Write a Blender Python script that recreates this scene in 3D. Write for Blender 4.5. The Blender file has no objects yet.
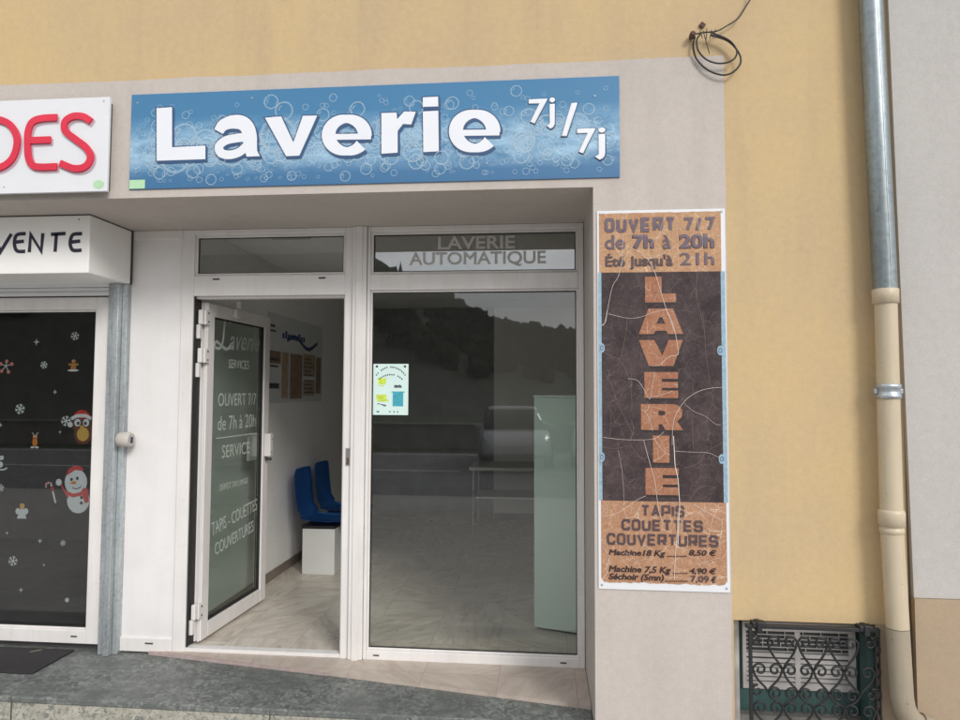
import bpy, bmesh, math, random
from mathutils import Vector, Matrix
random.seed(7)
PI = math.pi
S = bpy.context.scene
COL = S.collection

# ------------------------------------------------------------------ camera
CAM = Vector((-0.0107, -3.22, 1.5583))
YAW, PITCH, ROLL, FPX = -0.09095379, 0.0487082, -0.00390584, 661.54
def cam_axes():
    f = Vector((math.sin(YAW)*math.cos(PITCH), math.cos(YAW)*math.cos(PITCH), math.sin(PITCH)))
    r = Vector((math.cos(YAW), -math.sin(YAW), 0)); d = f.cross(r)
    c, s = math.cos(ROLL), math.sin(ROLL)
    return c*r + s*d, -s*r + c*d, f
AR, AD, AF = cam_axes()
cd = bpy.data.cameras.new('camera'); cam = bpy.data.objects.new('camera', cd); COL.objects.link(cam)
cd.sensor_width = 36; cd.lens = 36*FPX/960; cd.clip_start = .05; cd.clip_end = 3000
cam.matrix_world = Matrix.Translation(CAM) @ Matrix((AR, -AD, -AF)).transposed().to_4x4()
S.camera = cam

# ------------------------------------------------------------------ light
SUN_DIR = Vector((0.48, -0.72, 0.52)).normalized()          # towards the sun (thin cloud in front of it)
w = bpy.data.worlds.new('World'); S.world = w; w.use_nodes = True
nt = w.node_tree; nt.nodes.clear()
def wn(t, **k):
    n = nt.nodes.new(t)
    for a, b in k.items(): setattr(n, a, b)
    return n
sky = wn('ShaderNodeTexSky', sky_type='NISHITA', sun_disc=False)
sky.sun_elevation = math.asin(SUN_DIR.z); sky.sun_rotation = math.atan2(SUN_DIR.x, SUN_DIR.y)
tc = wn('ShaderNodeTexCoord'); mp = wn('ShaderNodeMapping'); mp.inputs['Scale'].default_value = (1, 1, 2.6)
nz = wn('ShaderNodeTexNoise'); nz.inputs['Scale'].default_value = 2.6; nz.inputs['Detail'].default_value = 7; nz.inputs['Roughness'].default_value = .55
cr = wn('ShaderNodeValToRGB'); cr.color_ramp.elements[0].position = .30; cr.color_ramp.elements[1].position = .62
cr.color_ramp.elements[0].color = (.55, .55, .55, 1)
nz2 = wn('ShaderNodeTexNoise'); nz2.inputs['Scale'].default_value = 3.7; nz2.inputs['Detail'].default_value = 5
cr2 = wn('ShaderNodeValToRGB'); cr2.color_ramp.elements[0].position = .3; cr2.color_ramp.elements[1].position = .7
cr2.color_ramp.elements[0].color = (5.2, 5.3, 5.6, 1); cr2.color_ramp.elements[1].color = (9.2, 9.1, 9.0, 1)
mx = wn('ShaderNodeMixRGB'); bg = wn('ShaderNodeBackground'); bg.inputs['Strength'].default_value = .1
wo = wn('ShaderNodeOutputWorld')
for a, b in ((tc.outputs['Generated'], mp.inputs[0]), (mp.outputs[0], nz.inputs[0]), (mp.outputs[0], nz2.inputs[0]),
             (nz.outputs[0], cr.inputs[0]), (nz2.outputs[0], cr2.inputs[0]), (cr.outputs[0], mx.inputs[0]),
             (sky.outputs[0], mx.inputs[1]), (cr2.outputs[0], mx.inputs[2]), (mx.outputs[0], bg.inputs[0]), (bg.outputs[0], wo.inputs[0])):
    nt.links.new(a, b)
sl = bpy.data.lights.new('sun', 'SUN'); sl.energy = 1.1; sl.angle = math.radians(18); sl.color = (1, .97, .93)
so = bpy.data.objects.new('sun', sl); COL.objects.link(so); so.rotation_euler = SUN_DIR.to_track_quat('Z', 'Y').to_euler()
S.view_settings.view_transform = 'Standard'; S.view_settings.look = 'None'
S.view_settings.gamma = 1; S.view_settings.use_curve_mapping = False
S.view_settings.exposure = 0.98
S.cycles.max_bounces = 10; S.cycles.transparent_max_bounces = 16; S.cycles.diffuse_bounces = 5

# ------------------------------------------------------------------ materials
def new_mat(name):
    m = bpy.data.materials.new(name); m.use_nodes = True
    n = m.node_tree.nodes; b = n['Principled BSDF']
    return m, m.node_tree, b
def nd(t, kind, **k):
    n = t.nodes.new(kind)
    for a, v in k.items():
        if a in n.inputs: n.inputs[a].default_value = v
        else: setattr(n, a, v)
    return n
def c4(c): return (c[0], c[1], c[2], 1)
def ramp(t, src, stops):
    r = t.nodes.new('ShaderNodeValToRGB'); e = r.color_ramp.elements
    while len(e) < len(stops): e.new(.5)
    for i, (p, c) in enumerate(stops): e[i].position = p; e[i].color = c4(c) if not isinstance(c, (int, float)) else (c, c, c, 1)
    t.links.new(src, r.inputs[0]); return r.outputs[0]
def coords(t, scale=(1, 1, 1), kind='Object', rot=(0, 0, 0)):
    c = t.nodes.new('ShaderNodeTexCoord'); m = t.nodes.new('ShaderNodeMapping')
    m.inputs['Scale'].default_value = scale; m.inputs['Rotation'].default_value = rot
    t.links.new(c.outputs[kind], m.inputs[0]); return m.outputs[0]
def noise(t, vec, scale, detail=5, rough=.55, dist=0):
    n = nd(t, 'ShaderNodeTexNoise', Scale=scale, Detail=detail, Roughness=rough, Distortion=dist); t.links.new(vec, n.inputs['Vector']); return n.outputs[0]
def mixc(t, fac, a, b, mode='MIX'):
    m = t.nodes.new('ShaderNodeMixRGB'); m.blend_type = mode
    for i, v in ((0, fac), (1, a), (2, b)):
        if hasattr(v, 'links'): t.links.new(v, m.inputs[i])
        elif i == 0: m.inputs[0].default_value = v
        else: m.inputs[i].default_value = c4(v)
    return m.outputs[0]
def bump(t, b, h, strength=.2, dist=.003):
    n = nd(t, 'ShaderNodeBump', Strength=strength, Distance=dist); t.links.new(h, n.inputs['Height']); t.links.new(n.outputs[0], b.inputs['Normal'])
def plain(name, col, rough=.5, metal=0, var=.08, vscale=6, bmp=0, bscale=200, spec=.5):
    m, t, b = new_mat(name)
    v = coords(t); n = noise(t, v, vscale)
    b.inputs['Specular IOR Level'].default_value = spec
    t.links.new(ramp(t, n, [(.3, tuple(x*(1-var) for x in col)), (.7, tuple(min(1, x*(1+var)) for x in col))]), b.inputs['Base Color'])
    t.links.new(ramp(t, noise(t, v, vscale*3), [(.3, max(0, rough-.07)), (.7, min(1, rough+.07))]), b.inputs['Roughness'])
    b.inputs['Metallic'].default_value = metal
    if bmp: bump(t, b, noise(t, v, bscale, 3), bmp)
    return m
def stucco(name, col, stain, streak, amount=.5, bscale=170, grad=None):
    m, t, b = new_mat(name)
    v = coords(t); vs = coords(t, (5, 5, .55)); pm = ramp(t, noise(t, v, .9, 3), [(.42, .15), (.62, 1)])
    big = ramp(t, noise(t, v, 1.7, 6, .6), [(.32, 0), (.72, 1)])
    st = ramp(t, noise(t, vs, 1.0, 6, .6), [(.48, 0), (.75, 1)])
    fine = ramp(t, noise(t, v, 30, 4, .6), [(.25, .95), (.75, 1.04)])
    gr = ramp(t, noise(t, v, 210, 3, .6), [(.3, .93), (.7, 1.06)])
    fine = mixc(t, 1.0, fine, gr, 'MULTIPLY')
    c = mixc(t, big, col, stain)
    k = nd(t, 'ShaderNodeMath', operation='MULTIPLY'); k0 = nd(t, 'ShaderNodeMath', operation='MULTIPLY'); t.links.new(st, k0.inputs[0]); t.links.new(pm, k0.inputs[1]); t.links.new(k0.outputs[0], k.inputs[0]); k.inputs[1].default_value = amount*1.35
    c = mixc(t, k.outputs[0], c, streak)
    sp = ramp(t, noise(t, v, 75, 2, .5), [(.70, 0), (.78, 1)])
    k2 = nd(t, 'ShaderNodeMath', operation='MULTIPLY'); t.links.new(sp, k2.inputs[0]); k2.inputs[1].default_value = .22
    c = mixc(t, k2.outputs[0], c, tuple(x*.45 for x in col))
    c = mixc(t, 1.0, c, fine, 'MULTIPLY')
    t.links.new(c, b.inputs['Base Color']); b.inputs['Roughness'].default_value = .92; b.inputs['Specular IOR Level'].default_value = .2
    h = nd(t, 'ShaderNodeMath', operation='ADD'); t.links.new(noise(t, v, bscale, 4, .65), h.inputs[0]); t.links.new(noise(t, v, 14, 3), h.inputs[1])
    bump(t, b, h.outputs[0], .30, .004)
    return m
def glass(name, tint, r0, boost=1.0):
    m = bpy.data.materials.new(name); m.use_nodes = True; t = m.node_tree; t.nodes.clear()
    tr = nd(t, 'ShaderNodeBsdfTransparent'); tr.inputs[0].default_value = c4(tint)
    gl = nd(t, 'ShaderNodeBsdfGlossy'); gl.inputs[0].default_value = (boost, boost, boost, 1); gl.inputs['Roughness'].default_value = .012
    v = coords(t); bm_ = nd(t, 'ShaderNodeBump', Strength=.03, Distance=.004); t.links.new(noise(t, v, 2.2, 2), bm_.inputs['Height']); t.links.new(bm_.outputs[0], gl.inputs['Normal'])
    lw = nd(t, 'ShaderNodeLayerWeight'); lw.inputs[0].default_value = .5
    p = nd(t, 'ShaderNodeMath', operation='POWER'); t.links.new(lw.outputs['Facing'], p.inputs[0]); p.inputs[1].default_value = 5
    ma = nd(t, 'ShaderNodeMath', operation='MULTIPLY_ADD'); t.links.new(p.outputs[0], ma.inputs[0]); ma.inputs[1].default_value = 1-r0; ma.inputs[2].default_value = r0
    mi = nd(t, 'ShaderNodeMixShader'); t.links.new(ma.outputs[0], mi.inputs[0]); t.links.new(tr.outputs[0], mi.inputs[1]); t.links.new(gl.outputs[0], mi.inputs[2])
    o = nd(t, 'ShaderNodeOutputMaterial'); t.links.new(mi.outputs[0], o.inputs[0]); return m
def film(name, col, alpha):
    m, t, b = new_mat(name); b.inputs['Base Color'].default_value = c4(col); b.inputs['Alpha'].default_value = alpha; b.inputs['Roughness'].default_value = .6
    return m

M = {}
M['yellow'] = stucco('yellow_render', (.545, .402, .212), (.485, .365, .225), (.40, .305, .205), .45)
M['grey'] = stucco('grey_render', (.495, .448, .410), (.455, .412, .378), (.375, .33, .295), .34)
M['neigh'] = stucco('pale_grey_render', (.455, .435, .412), (.425, .408, .388), (.35, .33, .305), .3)
M['beige'] = stucco('beige_plinth_render', (.37, .285, .195), (.33, .26, .185), (.25, .20, .15), .5)
def weathered(name, col, dirt, rough, amount, vs=(8, 8, .7)):
    m, t, b = new_mat(name); v = coords(t)
    st = ramp(t, noise(t, coords(t, vs), 1.6, 6, .65), [(.46, 0), (.78, amount)])
    c = mixc(t, st, ramp(t, noise(t, v, 4, 5), [(.3, tuple(x*.95 for x in col)), (.7, tuple(x*1.04 for x in col))]), dirt)
    sp = ramp(t, noise(t, v, 55, 3), [(.66, 0), (.74, amount)]); c = mixc(t, sp, c, tuple(x*.8 for x in dirt))
    t.links.new(c, b.inputs['Base Color']); t.links.new(ramp(t, noise(t, v, 9), [(.3, rough-.08), (.7, rough+.1)]), b.inputs['Roughness']); return m
M['pvc'] = weathered('white_pvc', (.70, .675, .655), (.50, .46, .41), .34, .32, (10, 10, 1.2))
M['pvc_panel'] = weathered('white_panel', (.72, .70, .69), (.58, .55, .51), .38, .22, (6, 6, .6))
M['gasket'] = plain('black_gasket', (.018, .018, .018), .6)
M['slot'] = plain('dark_slot', (.05, .045, .04), .7)
M['galv'] = None
def metal_galv(name, col, rough=.42, metal=.75, vs=(6, 6, .8)):
    m, t, b = new_mat(name); v = coords(t); v2 = coords(t, vs)
    n1 = noise(t, v2, 2.2, 6, .65); n2 = nd(t, 'ShaderNodeTexVoronoi', Scale=60.0); t.links.new(v, n2.inputs['Vector'])
    c = ramp(t, n1, [(.28, tuple(x*.62 for x in col)), (.55, col), (.75, tuple(min(1, x*1.35) for x in col))])
    hs = nd(t, 'ShaderNodeHueSaturation', Saturation=0.0); t.links.new(n2.outputs['Color'], hs.inputs['Color']); c = mixc(t, .16, c, hs.outputs[0], 'OVERLAY')
    t.links.new(c, b.inputs['Base Color']); b.inputs['Metallic'].default_value = metal
    t.links.new(ramp(t, n1, [(.3, rough+.14), (.7, rough-.06)]), b.inputs['Roughness']); return m
M['galv'] = metal_galv('galvanised_steel', (.40, .43, .44), .5, .6)
M['zinc'] = metal_galv('weathered_zinc', (.245, .28, .29), .40, .75, (9, 9, .5))
M['clampmetal'] = metal_galv('zinc_clamp', (.42, .46, .49), .4, .8)
M['cream'] = weathered('cream_pvc', (.50, .425, .305), (.36, .29, .20), .42, .6)
M['cream_grey'] = plain('aged_cream_plastic', (.50, .47, .42), .5, var=.1)
M['cream_dirty'] = weathered('beige_painted_pvc', (.31, .265, .195), (.21, .17, .125), .65, .8)
M['glass'] = glass('clear_glass', (.945, .96, .95), .052)
M['glass_door'] = glass('door_glass', (.76, .80, .775), .055)
M['glass_left'] = glass('left_shop_glass', (.78, .79, .78), .050)
M['glass_mirror'] = glass('filmed_transom_glass', (.60, .62, .61), .19)
M['frost'] = film('frosted_vinyl', (.62, .61, .58), .62)
M['white_vinyl'] = film('white_vinyl', (.62, .66, .62), .42)
M['white_print'] = plain('white_print', (.70, .72, .76), .35, var=.02)
M['white_board'] = plain('white_board', (.66, .67, .69), .35, var=.02)
M['navy_print'] = plain('navy_shadow_print', (.030, .075, .17), .4)
M['red_print'] = plain('red_lettering', (.62, .022, .055), .38, var=.08, vscale=9)
M['pink_shadow'] = plain('pale_pink_print', (.46, .33, .38), .4)
M['ink'] = plain('black_ink', (.022, .022, .040), .45)
M['green_tag'] = plain('green_tag', (.40, .62, .38), .4)
M['black'] = plain('black_plastic', (.012, .012, .013), .45)
M['white'] = plain('white_paint', (.74, .74, .72), .45, var=.03)
M['iron'] = plain('black_iron', (.010, .011, .012), .55, var=.3, vscale=20)
M['iron_pale'] = plain('pale_worn_iron', (.30, .33, .27), .6, var=.2)
M['teal'] = plain('teal_board', (.042, .100, .094), .6, var=.2)
M['inner_grey'] = stucco('inner_render', (.20, .19, .175), (.17, .165, .15), (.12, .11, .10), .4)
M['louvre'] = plain('grey_louvre', (.46, .44, .42), .45, var=.1)
M['louvre_dark'] = plain('dark_slots', (.035, .04, .04), .6)
M['blue_seat'] = plain('blue_plastic', (.024, .13, .40), .36, var=.06)
M['laminate'] = plain('white_laminate', (.66, .655, .63), .4, var=.03)
M['cabinet'] = plain('pale_green_metal', (.47, .57, .50), .4, var=.02, vscale=1.5)
M['chrome'] = plain('steel_tube', (.5, .5, .5), .3, .9)
M['mat'] = plain('rubber_mat', (.020, .018, .020), .85, var=.3, vscale=60, bmp=.5, bscale=300)
M['int_wall'] = stucco('interior_paint', (.80, .785, .765), (.77, .755, .735), (.69, .67, .645), .3, 120)
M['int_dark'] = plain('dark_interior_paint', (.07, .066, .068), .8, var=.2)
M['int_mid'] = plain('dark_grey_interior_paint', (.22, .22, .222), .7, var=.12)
M['skirting'] = plain('tile_skirting', (.20, .165, .135), .5, var=.2)
M['ceiling'] = plain('ceiling_paint', (.80, .79, .77), .9, var=.04)
M['cable'] = plain('black_cable', (.018, .016, .015), .5)
M['rust'] = plain('rusty_metal', (.10, .055, .035), .8, var=.4, vscale=60)
M['salmon'] = plain('salmon_edge', (.36, .285, .265), .8, var=.15, vscale=20)

def mat_terrazzo():
    m, t, b = new_mat('dark_terrazzo'); v = coords(t)
    dn = nd(t, 'ShaderNodeTexNoise', Scale=22.0, Detail=3.0); t.links.new(v, dn.inputs['Vector'])
    dv = mixc(t, .06, v, dn.outputs['Color'], 'ADD')
    vo = nd(t, 'ShaderNodeTexVoronoi', Scale=44.0, Randomness=1.0); t.links.new(dv, vo.inputs['Vector'])
    sep = nd(t, 'ShaderNodeSeparateColor'); t.links.new(vo.outputs['Color'], sep.inputs[0])
    c = ramp(t, sep.outputs[0], [(.0, (.070, .074, .071)), (.35, (.108, .115, .110)), (.7, (.150, .157, .150)), (1, (.23, .238, .226))])
    vo2 = nd(t, 'ShaderNodeTexVoronoi', Scale=75.0); t.links.new(dv, vo2.inputs['Vector'])
    s2 = nd(t, 'ShaderNodeSeparateColor'); t.links.new(vo2.outputs['Color'], s2.inputs[0])
    c = mixc(t, ramp(t, s2.outputs[1], [(.80, 0), (.84, .75)]), c, (.30, .33, .31))
    c = mixc(t, ramp(t, noise(t, v, 3.2, 6, .65), [(.40, .25), (.66, .88)]), c, (.096, .104, .097))
    c = mixc(t, ramp(t, noise(t, coords(t, (2, 6, 2)), 4, 6, .65), [(.52, 0), (.75, .55)]), c, (.26, .27, .25))
    t.links.new(c, b.inputs['Base Color'])
    t.links.new(ramp(t, noise(t, v, 9), [(.3, .33), (.7, .58)]), b.inputs['Roughness'])
    bump(t, b, noise(t, v, 120, 4), .08, .002); return m
def mat_conglomerate():
    m, t, b = new_mat('rough_concrete_edge'); v = coords(t)
    dn = nd(t, 'ShaderNodeTexNoise', Scale=30.0, Detail=4.0); t.links.new(v, dn.inputs['Vector'])
    dv = mixc(t, .05, v, dn.outputs['Color'], 'ADD')
    c = ramp(t, noise(t, v, 18, 6, .7), [(.3, (.27, .26, .21)), (.7, (.44, .42, .35))])
    for sc, lo in ((34.0, .72), (70.0, .80), (140.0, .78)):
        vo = nd(t, 'ShaderNodeTexVoronoi', Scale=sc); t.links.new(dv, vo.inputs['Vector'])
        sep = nd(t, 'ShaderNodeSeparateColor'); t.links.new(vo.outputs['Color'], sep.inputs[0])
        chip = mixc(t, sep.outputs[1], (.10, .115, .105), (.40, .38, .33))
        c = mixc(t, ramp(t, sep.outputs[0], [(lo, 0), (lo+.04, .85)]), c, chip)
    c = mixc(t, ramp(t, noise(t, coords(t, (3, 3, 9)), 3, 5), [(.5, 0), (.75, .6)]), c, (.20, .19, .15))
    t.links.new(c, b.inputs['Base Color']); b.inputs['Roughness'].default_value = .9
    bump(t, b, noise(t, v, 60, 5, .7), .6, .006); return m
def mat_tiles(name, size, c1, c2, c3, grout, rot=0, rough=.35):
    m, t, b = new_mat(name); v = coords(t, rot=(0, 0, rot))
    br = nd(t, 'ShaderNodeTexBrick', Scale=1.0, offset=0.0); br.inputs['Brick Width'].default_value = size; br.inputs['Row Height'].default_value = size
    br.inputs['Mortar Size'].default_value = .0025; br.inputs['Color1'].default_value = (0, 0, 0, 1); br.inputs['Color2'].default_value = (1, 1, 1, 1); br.inputs['Mortar'].default_value = (.5, .5, .5, 1)
    t.links.new(v, br.inputs['Vector'])
    # each tile turns its veins its own way
    rnd = nd(t, 'ShaderNodeMath', operation='MULTIPLY'); t.links.new(br.outputs['Color'], rnd.inputs[0]); rnd.inputs[1].default_value = 9.0
    vr = nd(t, 'ShaderNodeVectorRotate', rotation_type='Z_AXIS'); t.links.new(v, vr.inputs['Vector']); t.links.new(rnd.outputs[0], vr.inputs['Angle'])
    ms = nd(t, 'ShaderNodeMapping'); ms.inputs['Scale'].default_value = (2.2, 11, 1); t.links.new(vr.outputs[0], ms.inputs[0])
    n = noise(t, ms.outputs[0], 1.6, 7, .62, .8)
    c = ramp(t, n, [(.28, c1), (.5, c2), (.72, c3)])
    c = mixc(t, ramp(t, noise(t, v, 2.5, 5), [(.45, 0), (.75, .45)]), c, tuple(x*.7 for x in c2))
    c = mixc(t, br.outputs['Fac'], c, grout)
    t.links.new(c, b.inputs['Base Color']); t.links.new(ramp(t, noise(t, v, 6), [(.3, rough-.1), (.7, rough+.15)]), b.inputs['Roughness']); return m
def mat_bluesign():
    m, t, b = new_mat('blue_bubble_print'); v = coords(t)
    sp = nd(t, 'ShaderNodeSeparateXYZ'); t.links.new(v, sp.inputs[0])
    g = ramp(t, sp.outputs['Z'], [(0, (.040, .135, .275)), (.20, (.055, .180, .325)), (.33, (.046, .178, .335)), (.5, (.042, .170, .325))])
    vs = coords(t, (2.2, 1, 5)); n = noise(t, vs, 2.0, 7, .65, .6)
    hump = ramp(t, sp.outputs['Z'], [(.06, 0), (.15, 1), (.24, 1), (.38, 0)])
    k = nd(t, 'ShaderNodeMath', operation='MULTIPLY'); t.links.new(ramp(t, n, [(.36, 0), (.68, .95)]), k.inputs[0]); t.links.new(hump, k.inputs[1])
    c = mixc(t, k.outputs[0], g, (.34, .53, .68))
    dn = nd(t, 'ShaderNodeTexNoise', Scale=5.0, Detail=2.0); t.links.new(v, dn.inputs['Vector'])
    for sc, am, seed in ((13.0, .42, 0.0), (24.0, .38, 3.7), (38.0, .30, 8.1)):
        of = nd(t, 'ShaderNodeMapping'); of.inputs['Location'].default_value = (seed, 0, seed); of.inputs['Scale'].default_value = (1, 0, 1); t.links.new(v, of.inputs[0])
        vo = nd(t, 'ShaderNodeTexVoronoi', Scale=sc, Randomness=1.0); t.links.new(of.outputs[0], vo.inputs['Vector'])
        rg_ = ramp(t, vo.outputs['Distance'], [(.10, .0), (.24, .25), (.31, 1), (.36, .12), (.50, 0)])
        mk_ = ramp(t, noise(t, of.outputs[0], 5.5, 3), [(.46, 0), (.60, am)])
        q1 = nd(t, 'ShaderNodeMath', operation='MULTIPLY'); t.links.new(rg_, q1.inputs[0]); t.links.new(mk_, q1.inputs[1])
        q2 = nd(t, 'ShaderNodeMath', operation='MULTIPLY'); t.links.new(q1.outputs[0], q2.inputs[0]); t.links.new(hump, q2.inputs[1])
        c = mixc(t, q2.outputs[0], c, (.50, .66, .76))
    t.links.new(c, b.inputs['Base Color']); b.inputs['Roughness'].default_value = .35; return m
def mat_crackprint(name, c1, c2, line, amount, scale=9.0):
    m, t, b = new_mat(name); v = coords(t)
    n = noise(t, v, 7, 6, .7); c = ramp(t, n, [(.36, c1), (.64, c2)]); c = mixc(t, ramp(t, noise(t, v, 26, 5, .7), [(.55, 0), (.75, .45)]), c, tuple(x*.6 for x in c1))
    dn = nd(t, 'ShaderNodeTexNoise', Scale=9.0, Detail=3.0); t.links.new(v, dn.inputs['Vector'])
    dv = mixc(t, .035, v, dn.outputs['Color'], 'ADD')
    for sc, w_, am in ((scale, .016, amount), (scale*2.6, .026, amount*.65)):
        vo = nd(t, 'ShaderNodeTexVoronoi', Scale=sc, feature='DISTANCE_TO_EDGE'); t.links.new(dv, vo.inputs['Vector'])
        f = ramp(t, vo.outputs['Distance'], [(0, am), (w_, 0)])
        br = ramp(t, noise(t, v, sc*.8, 3), [(.42, 0), (.6, 1)])
        k = nd(t, 'ShaderNodeMath', operation='MULTIPLY'); t.links.new(f, k.inputs[0]); t.links.new(br, k.inputs[1])
        c = mixc(t, k.outputs[0], c, line)
    gr = ramp(t, noise(t, v, 90, 2), [(.3, .86), (.7, 1.12)]); c = mixc(t, 1, c, gr, 'MULTIPLY')
    t.links.new(c, b.inputs['Base Color']); b.inputs['Roughness'].default_value = .6; b.inputs['Specular IOR Level'].default_value = .18; return m
M['terrazzo'] = mat_terrazzo(); M['edge'] = mat_conglomerate()
M['floor_tile'] = mat_tiles('interior_tiles', .42, (.36, .31, .255), (.56, .505, .435), (.67, .62, .55), (.40, .355, .31))
M['sill_tile'] = mat_tiles('threshold_tiles', .42, (.36, .295, .24), (.44, .375, .32), (.50, .44, .38), (.36, .27, .23), .0, .55)
M['bluesign'] = mat_bluesign()
M['orange_print'] = mat_crackprint('faded_orange_print', (.35, .180, .105), (.41, .235, .140), (.74, .66, .55), .8, 13)
M['orange_top'] = mat_crackprint('paler_orange_print', (.40, .215, .120), (.45, .275, .155), (.74, .66, .55), .75, 15)
M['orange_letter'] = mat_crackprint('orange_letter_print', (.29, .120, .070), (.34, .165, .095), (.72, .60, .48), .6, 16)
M['brown_print'] = mat_crackprint('dark_brown_print', (.034, .024, .026), (.078, .056, .058), (.24, .175, .155), .5, 15)
M['brown_ink'] = plain('brown_ink', (.075, .045, .050), .55, var=.25, vscale=40)
M['violet_ink'] = plain('faded_violet_ink', (.115, .082, .105), .55, var=.2, vscale=40)
M['dark_ink'] = plain('dark_brown_ink', (.028, .012, .012), .55, var=.25, vscale=40)
M['drop_ink'] = plain('black_shadow_ink', (.020, .012, .012), .55)
M['pale_crack'] = plain('bare_white_crack', (.68, .60, .54), .6, var=.15, vscale=30)
M['faint_crack'] = plain('faint_brown_crack', (.20, .14, .125), .6, var=.3, vscale=30)
M['skyblue'] = plain('light_blue_print', (.25, .37, .45), .45, var=.18, vscale=60)
M['ring'] = film('bubble_outline_print', (.50, .66, .77), .24)

# ------------------------------------------------------------------ building helpers
def at(px, py, Y):
    """photo pixel -> world point on the plane y = Y (used to take measurements off the photograph)"""
    d = AR*((px-480)/FPX) + AD*((py-360)/FPX) + AF
    return CAM + d*((Y-CAM.y)/d.y)
def wloc(o):
    v = Vector((0, 0, 0))
    while o is not None: v += o.location; o = o.parent
    return v
def tag(o, label=None, cat=None, group=None, kind=None):
    for k, v in (('label', label), ('category', cat), ('group', group), ('kind', kind)):
        if v: o[k] = v
    return o
def thing(name, label, cat, loc, group=None):
    o = bpy.data.objects.new(name, None); COL.objects.link(o); o.location = loc; o.empty_display_size = .1
    return tag(o, label, cat, group)
class MB:
    def __init__(s): s.bm = bmesh.new()
    def box(s, x0, x1, y0, y1, z0, z1, bev=0, mi=0, seg=2):
        r = bmesh.ops.create_cube(s.bm, size=1)['verts']
        for v in r: v.co = Vector(((x0+x1)/2+v.co.x*(x1-x0), (y0+y1)/2+v.co.y*(y1-y0), (z0+z1)/2+v.co.z*(z1-z0)))
        fs = list({f for v in r for f in v.link_faces})
        for f in fs: f.material_index = mi
        if bev:
            es = list({e for v in r for e in v.link_edges})
            for f in bmesh.ops.bevel(s.bm, geom=es, offset=bev, segments=seg, affect='EDGES', profile=.5)['faces']: f.material_index = mi
        return s
    def prism(s, pts, y0, y1, mi=0, axis='y'):
        """polygon given in (x,z), extruded along y (or in (x,y) along z)"""
        mk = (lambda p, d: Vector((p[0], d, p[1]))) if axis == 'y' else ((lambda p, d: Vector((p[0], p[1], d))) if axis == 'z' else (lambda p, d: Vector((d, p[0], p[1]))))
        a = [s.bm.verts.new(mk(p, y0)) for p in pts]; b = [s.bm.verts.new(mk(p, y1)) for p in pts]
        n = len(pts); fs = [s.bm.faces.new(a), s.bm.faces.new(b[::-1])]
        for i in range(n): fs.append(s.bm.faces.new((a[i], b[i], b[(i+1) % n], a[(i+1) % n])))
        for f in fs: f.material_index = mi
        return s
    def strip(s, pts, wd, y, th=.0006, closed=False, mi=0):
        """ribbon of constant width (or a list of widths) along a polyline in (x,z), with mitred joins, lying at y"""
        n = len(pts); P = [Vector(p) for p in pts]; L = []; R = []
        ws = wd if isinstance(wd, list) else [wd]*n
        for i in range(n):
            a = P[i-1] if (i > 0 or closed) else None; c = P[(i+1) % n] if (i < n-1 or closed) else None
            d1 = (P[i]-a).normalized() if a is not None and (P[i]-a).length > 1e-9 else None
            d2 = (c-P[i]).normalized() if c is not None and (c-P[i]).length > 1e-9 else None
            d1 = d1 or d2; d2 = d2 or d1
            t = (d1+d2); t = t.normalized() if t.length > 1e-6 else d1
            nn = Vector((-t.y, t.x)); k = max(.45, nn.dot(Vector((-d1.y, d1.x))))
            L.append(P[i]+nn*(ws[i]/2/k)); R.append(P[i]-nn*(ws[i]/2/k))
        V = [[s.bm.verts.new((q.x, yy, q.y)) for q in Q] for Q in (L, R) for yy in (y, y+th)]
        m = n if closed else n-1
        for i in range(m):
            j = (i+1) % n
            for A, B in ((V[0], V[2]), (V[3], V[1]), (V[1], V[0]), (V[2], V[3])):
                f = s.bm.faces.new((A[i], A[j], B[j], B[i])); f.material_index = mi
        if not closed:
            for i in (0, n-1): s.bm.faces.new((V[0][i], V[1][i], V[3][i], V[2][i])).material_index = mi
        return s
    def tube(s, pts, r, seg=8, closed=False, mi=0):
        P = [Vector(p) for p in pts]; n = len(P); rs = r if isinstance(r, list) else [r]*n
        rings = []; up = None
        for i in range(n):
            a = P[i-1] if (i > 0 or closed) else P[i]; c = P[(i+1) % n] if (i < n-1 or closed) else P[i]
            t = (c-a).normalized()
            if up is None: up = Vector((0, 0, 1)) if abs(t.z) < .9 else Vector((0, 1, 0))
            u = (up - t*up.dot(t)).normalized(); up = u; v = t.cross(u)
            rings.append([s.bm.verts.new(P[i]+(u*math.cos(2*PI*k/seg)+v*math.sin(2*PI*k/seg))*rs[i]) for k in range(seg)])
        for i in range(n if closed else n-1):
            A, B = rings[i], rings[(i+1) % n]
            for k in range(seg):
                f = s.bm.faces.new((A[k], A[(k+1) % seg], B[(k+1) % seg], B[k])); f.smooth = True; f.material_index = mi
        if not closed:
            for q in (rings[0][::-1], rings[-1]): s.bm.faces.new([s.bm.verts.new(v.co) for v in q]).material_index = mi
        return s
    def lathe(s, c, prof, axis='z', seg=24, mi=0):
        """profile of (radius, offset) turned about an axis through c"""
        rings = []
        for r, h in prof:
            q = []
            for k in range(seg):
                a = 2*PI*k/seg; u, v = r*math.cos(a), r*math.sin(a)
                q.append(s.bm.verts.new(Vector(c)+Vector({'z': (u, v, h), 'y': (u, h, v), 'x': (h, u, v)}[axis])))
            rings.append(q)
        for A, B in zip(rings, rings[1:]):
            for k in range(seg):
                f = s.bm.faces.new((A[k], A[(k+1) % seg], B[(k+1) % seg], B[k])); f.smooth = True; f.material_index = mi
        for q in (rings[0], rings[-1]): s.bm.faces.new([s.bm.verts.new(v.co) for v in q]).material_index = mi
        return s
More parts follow.
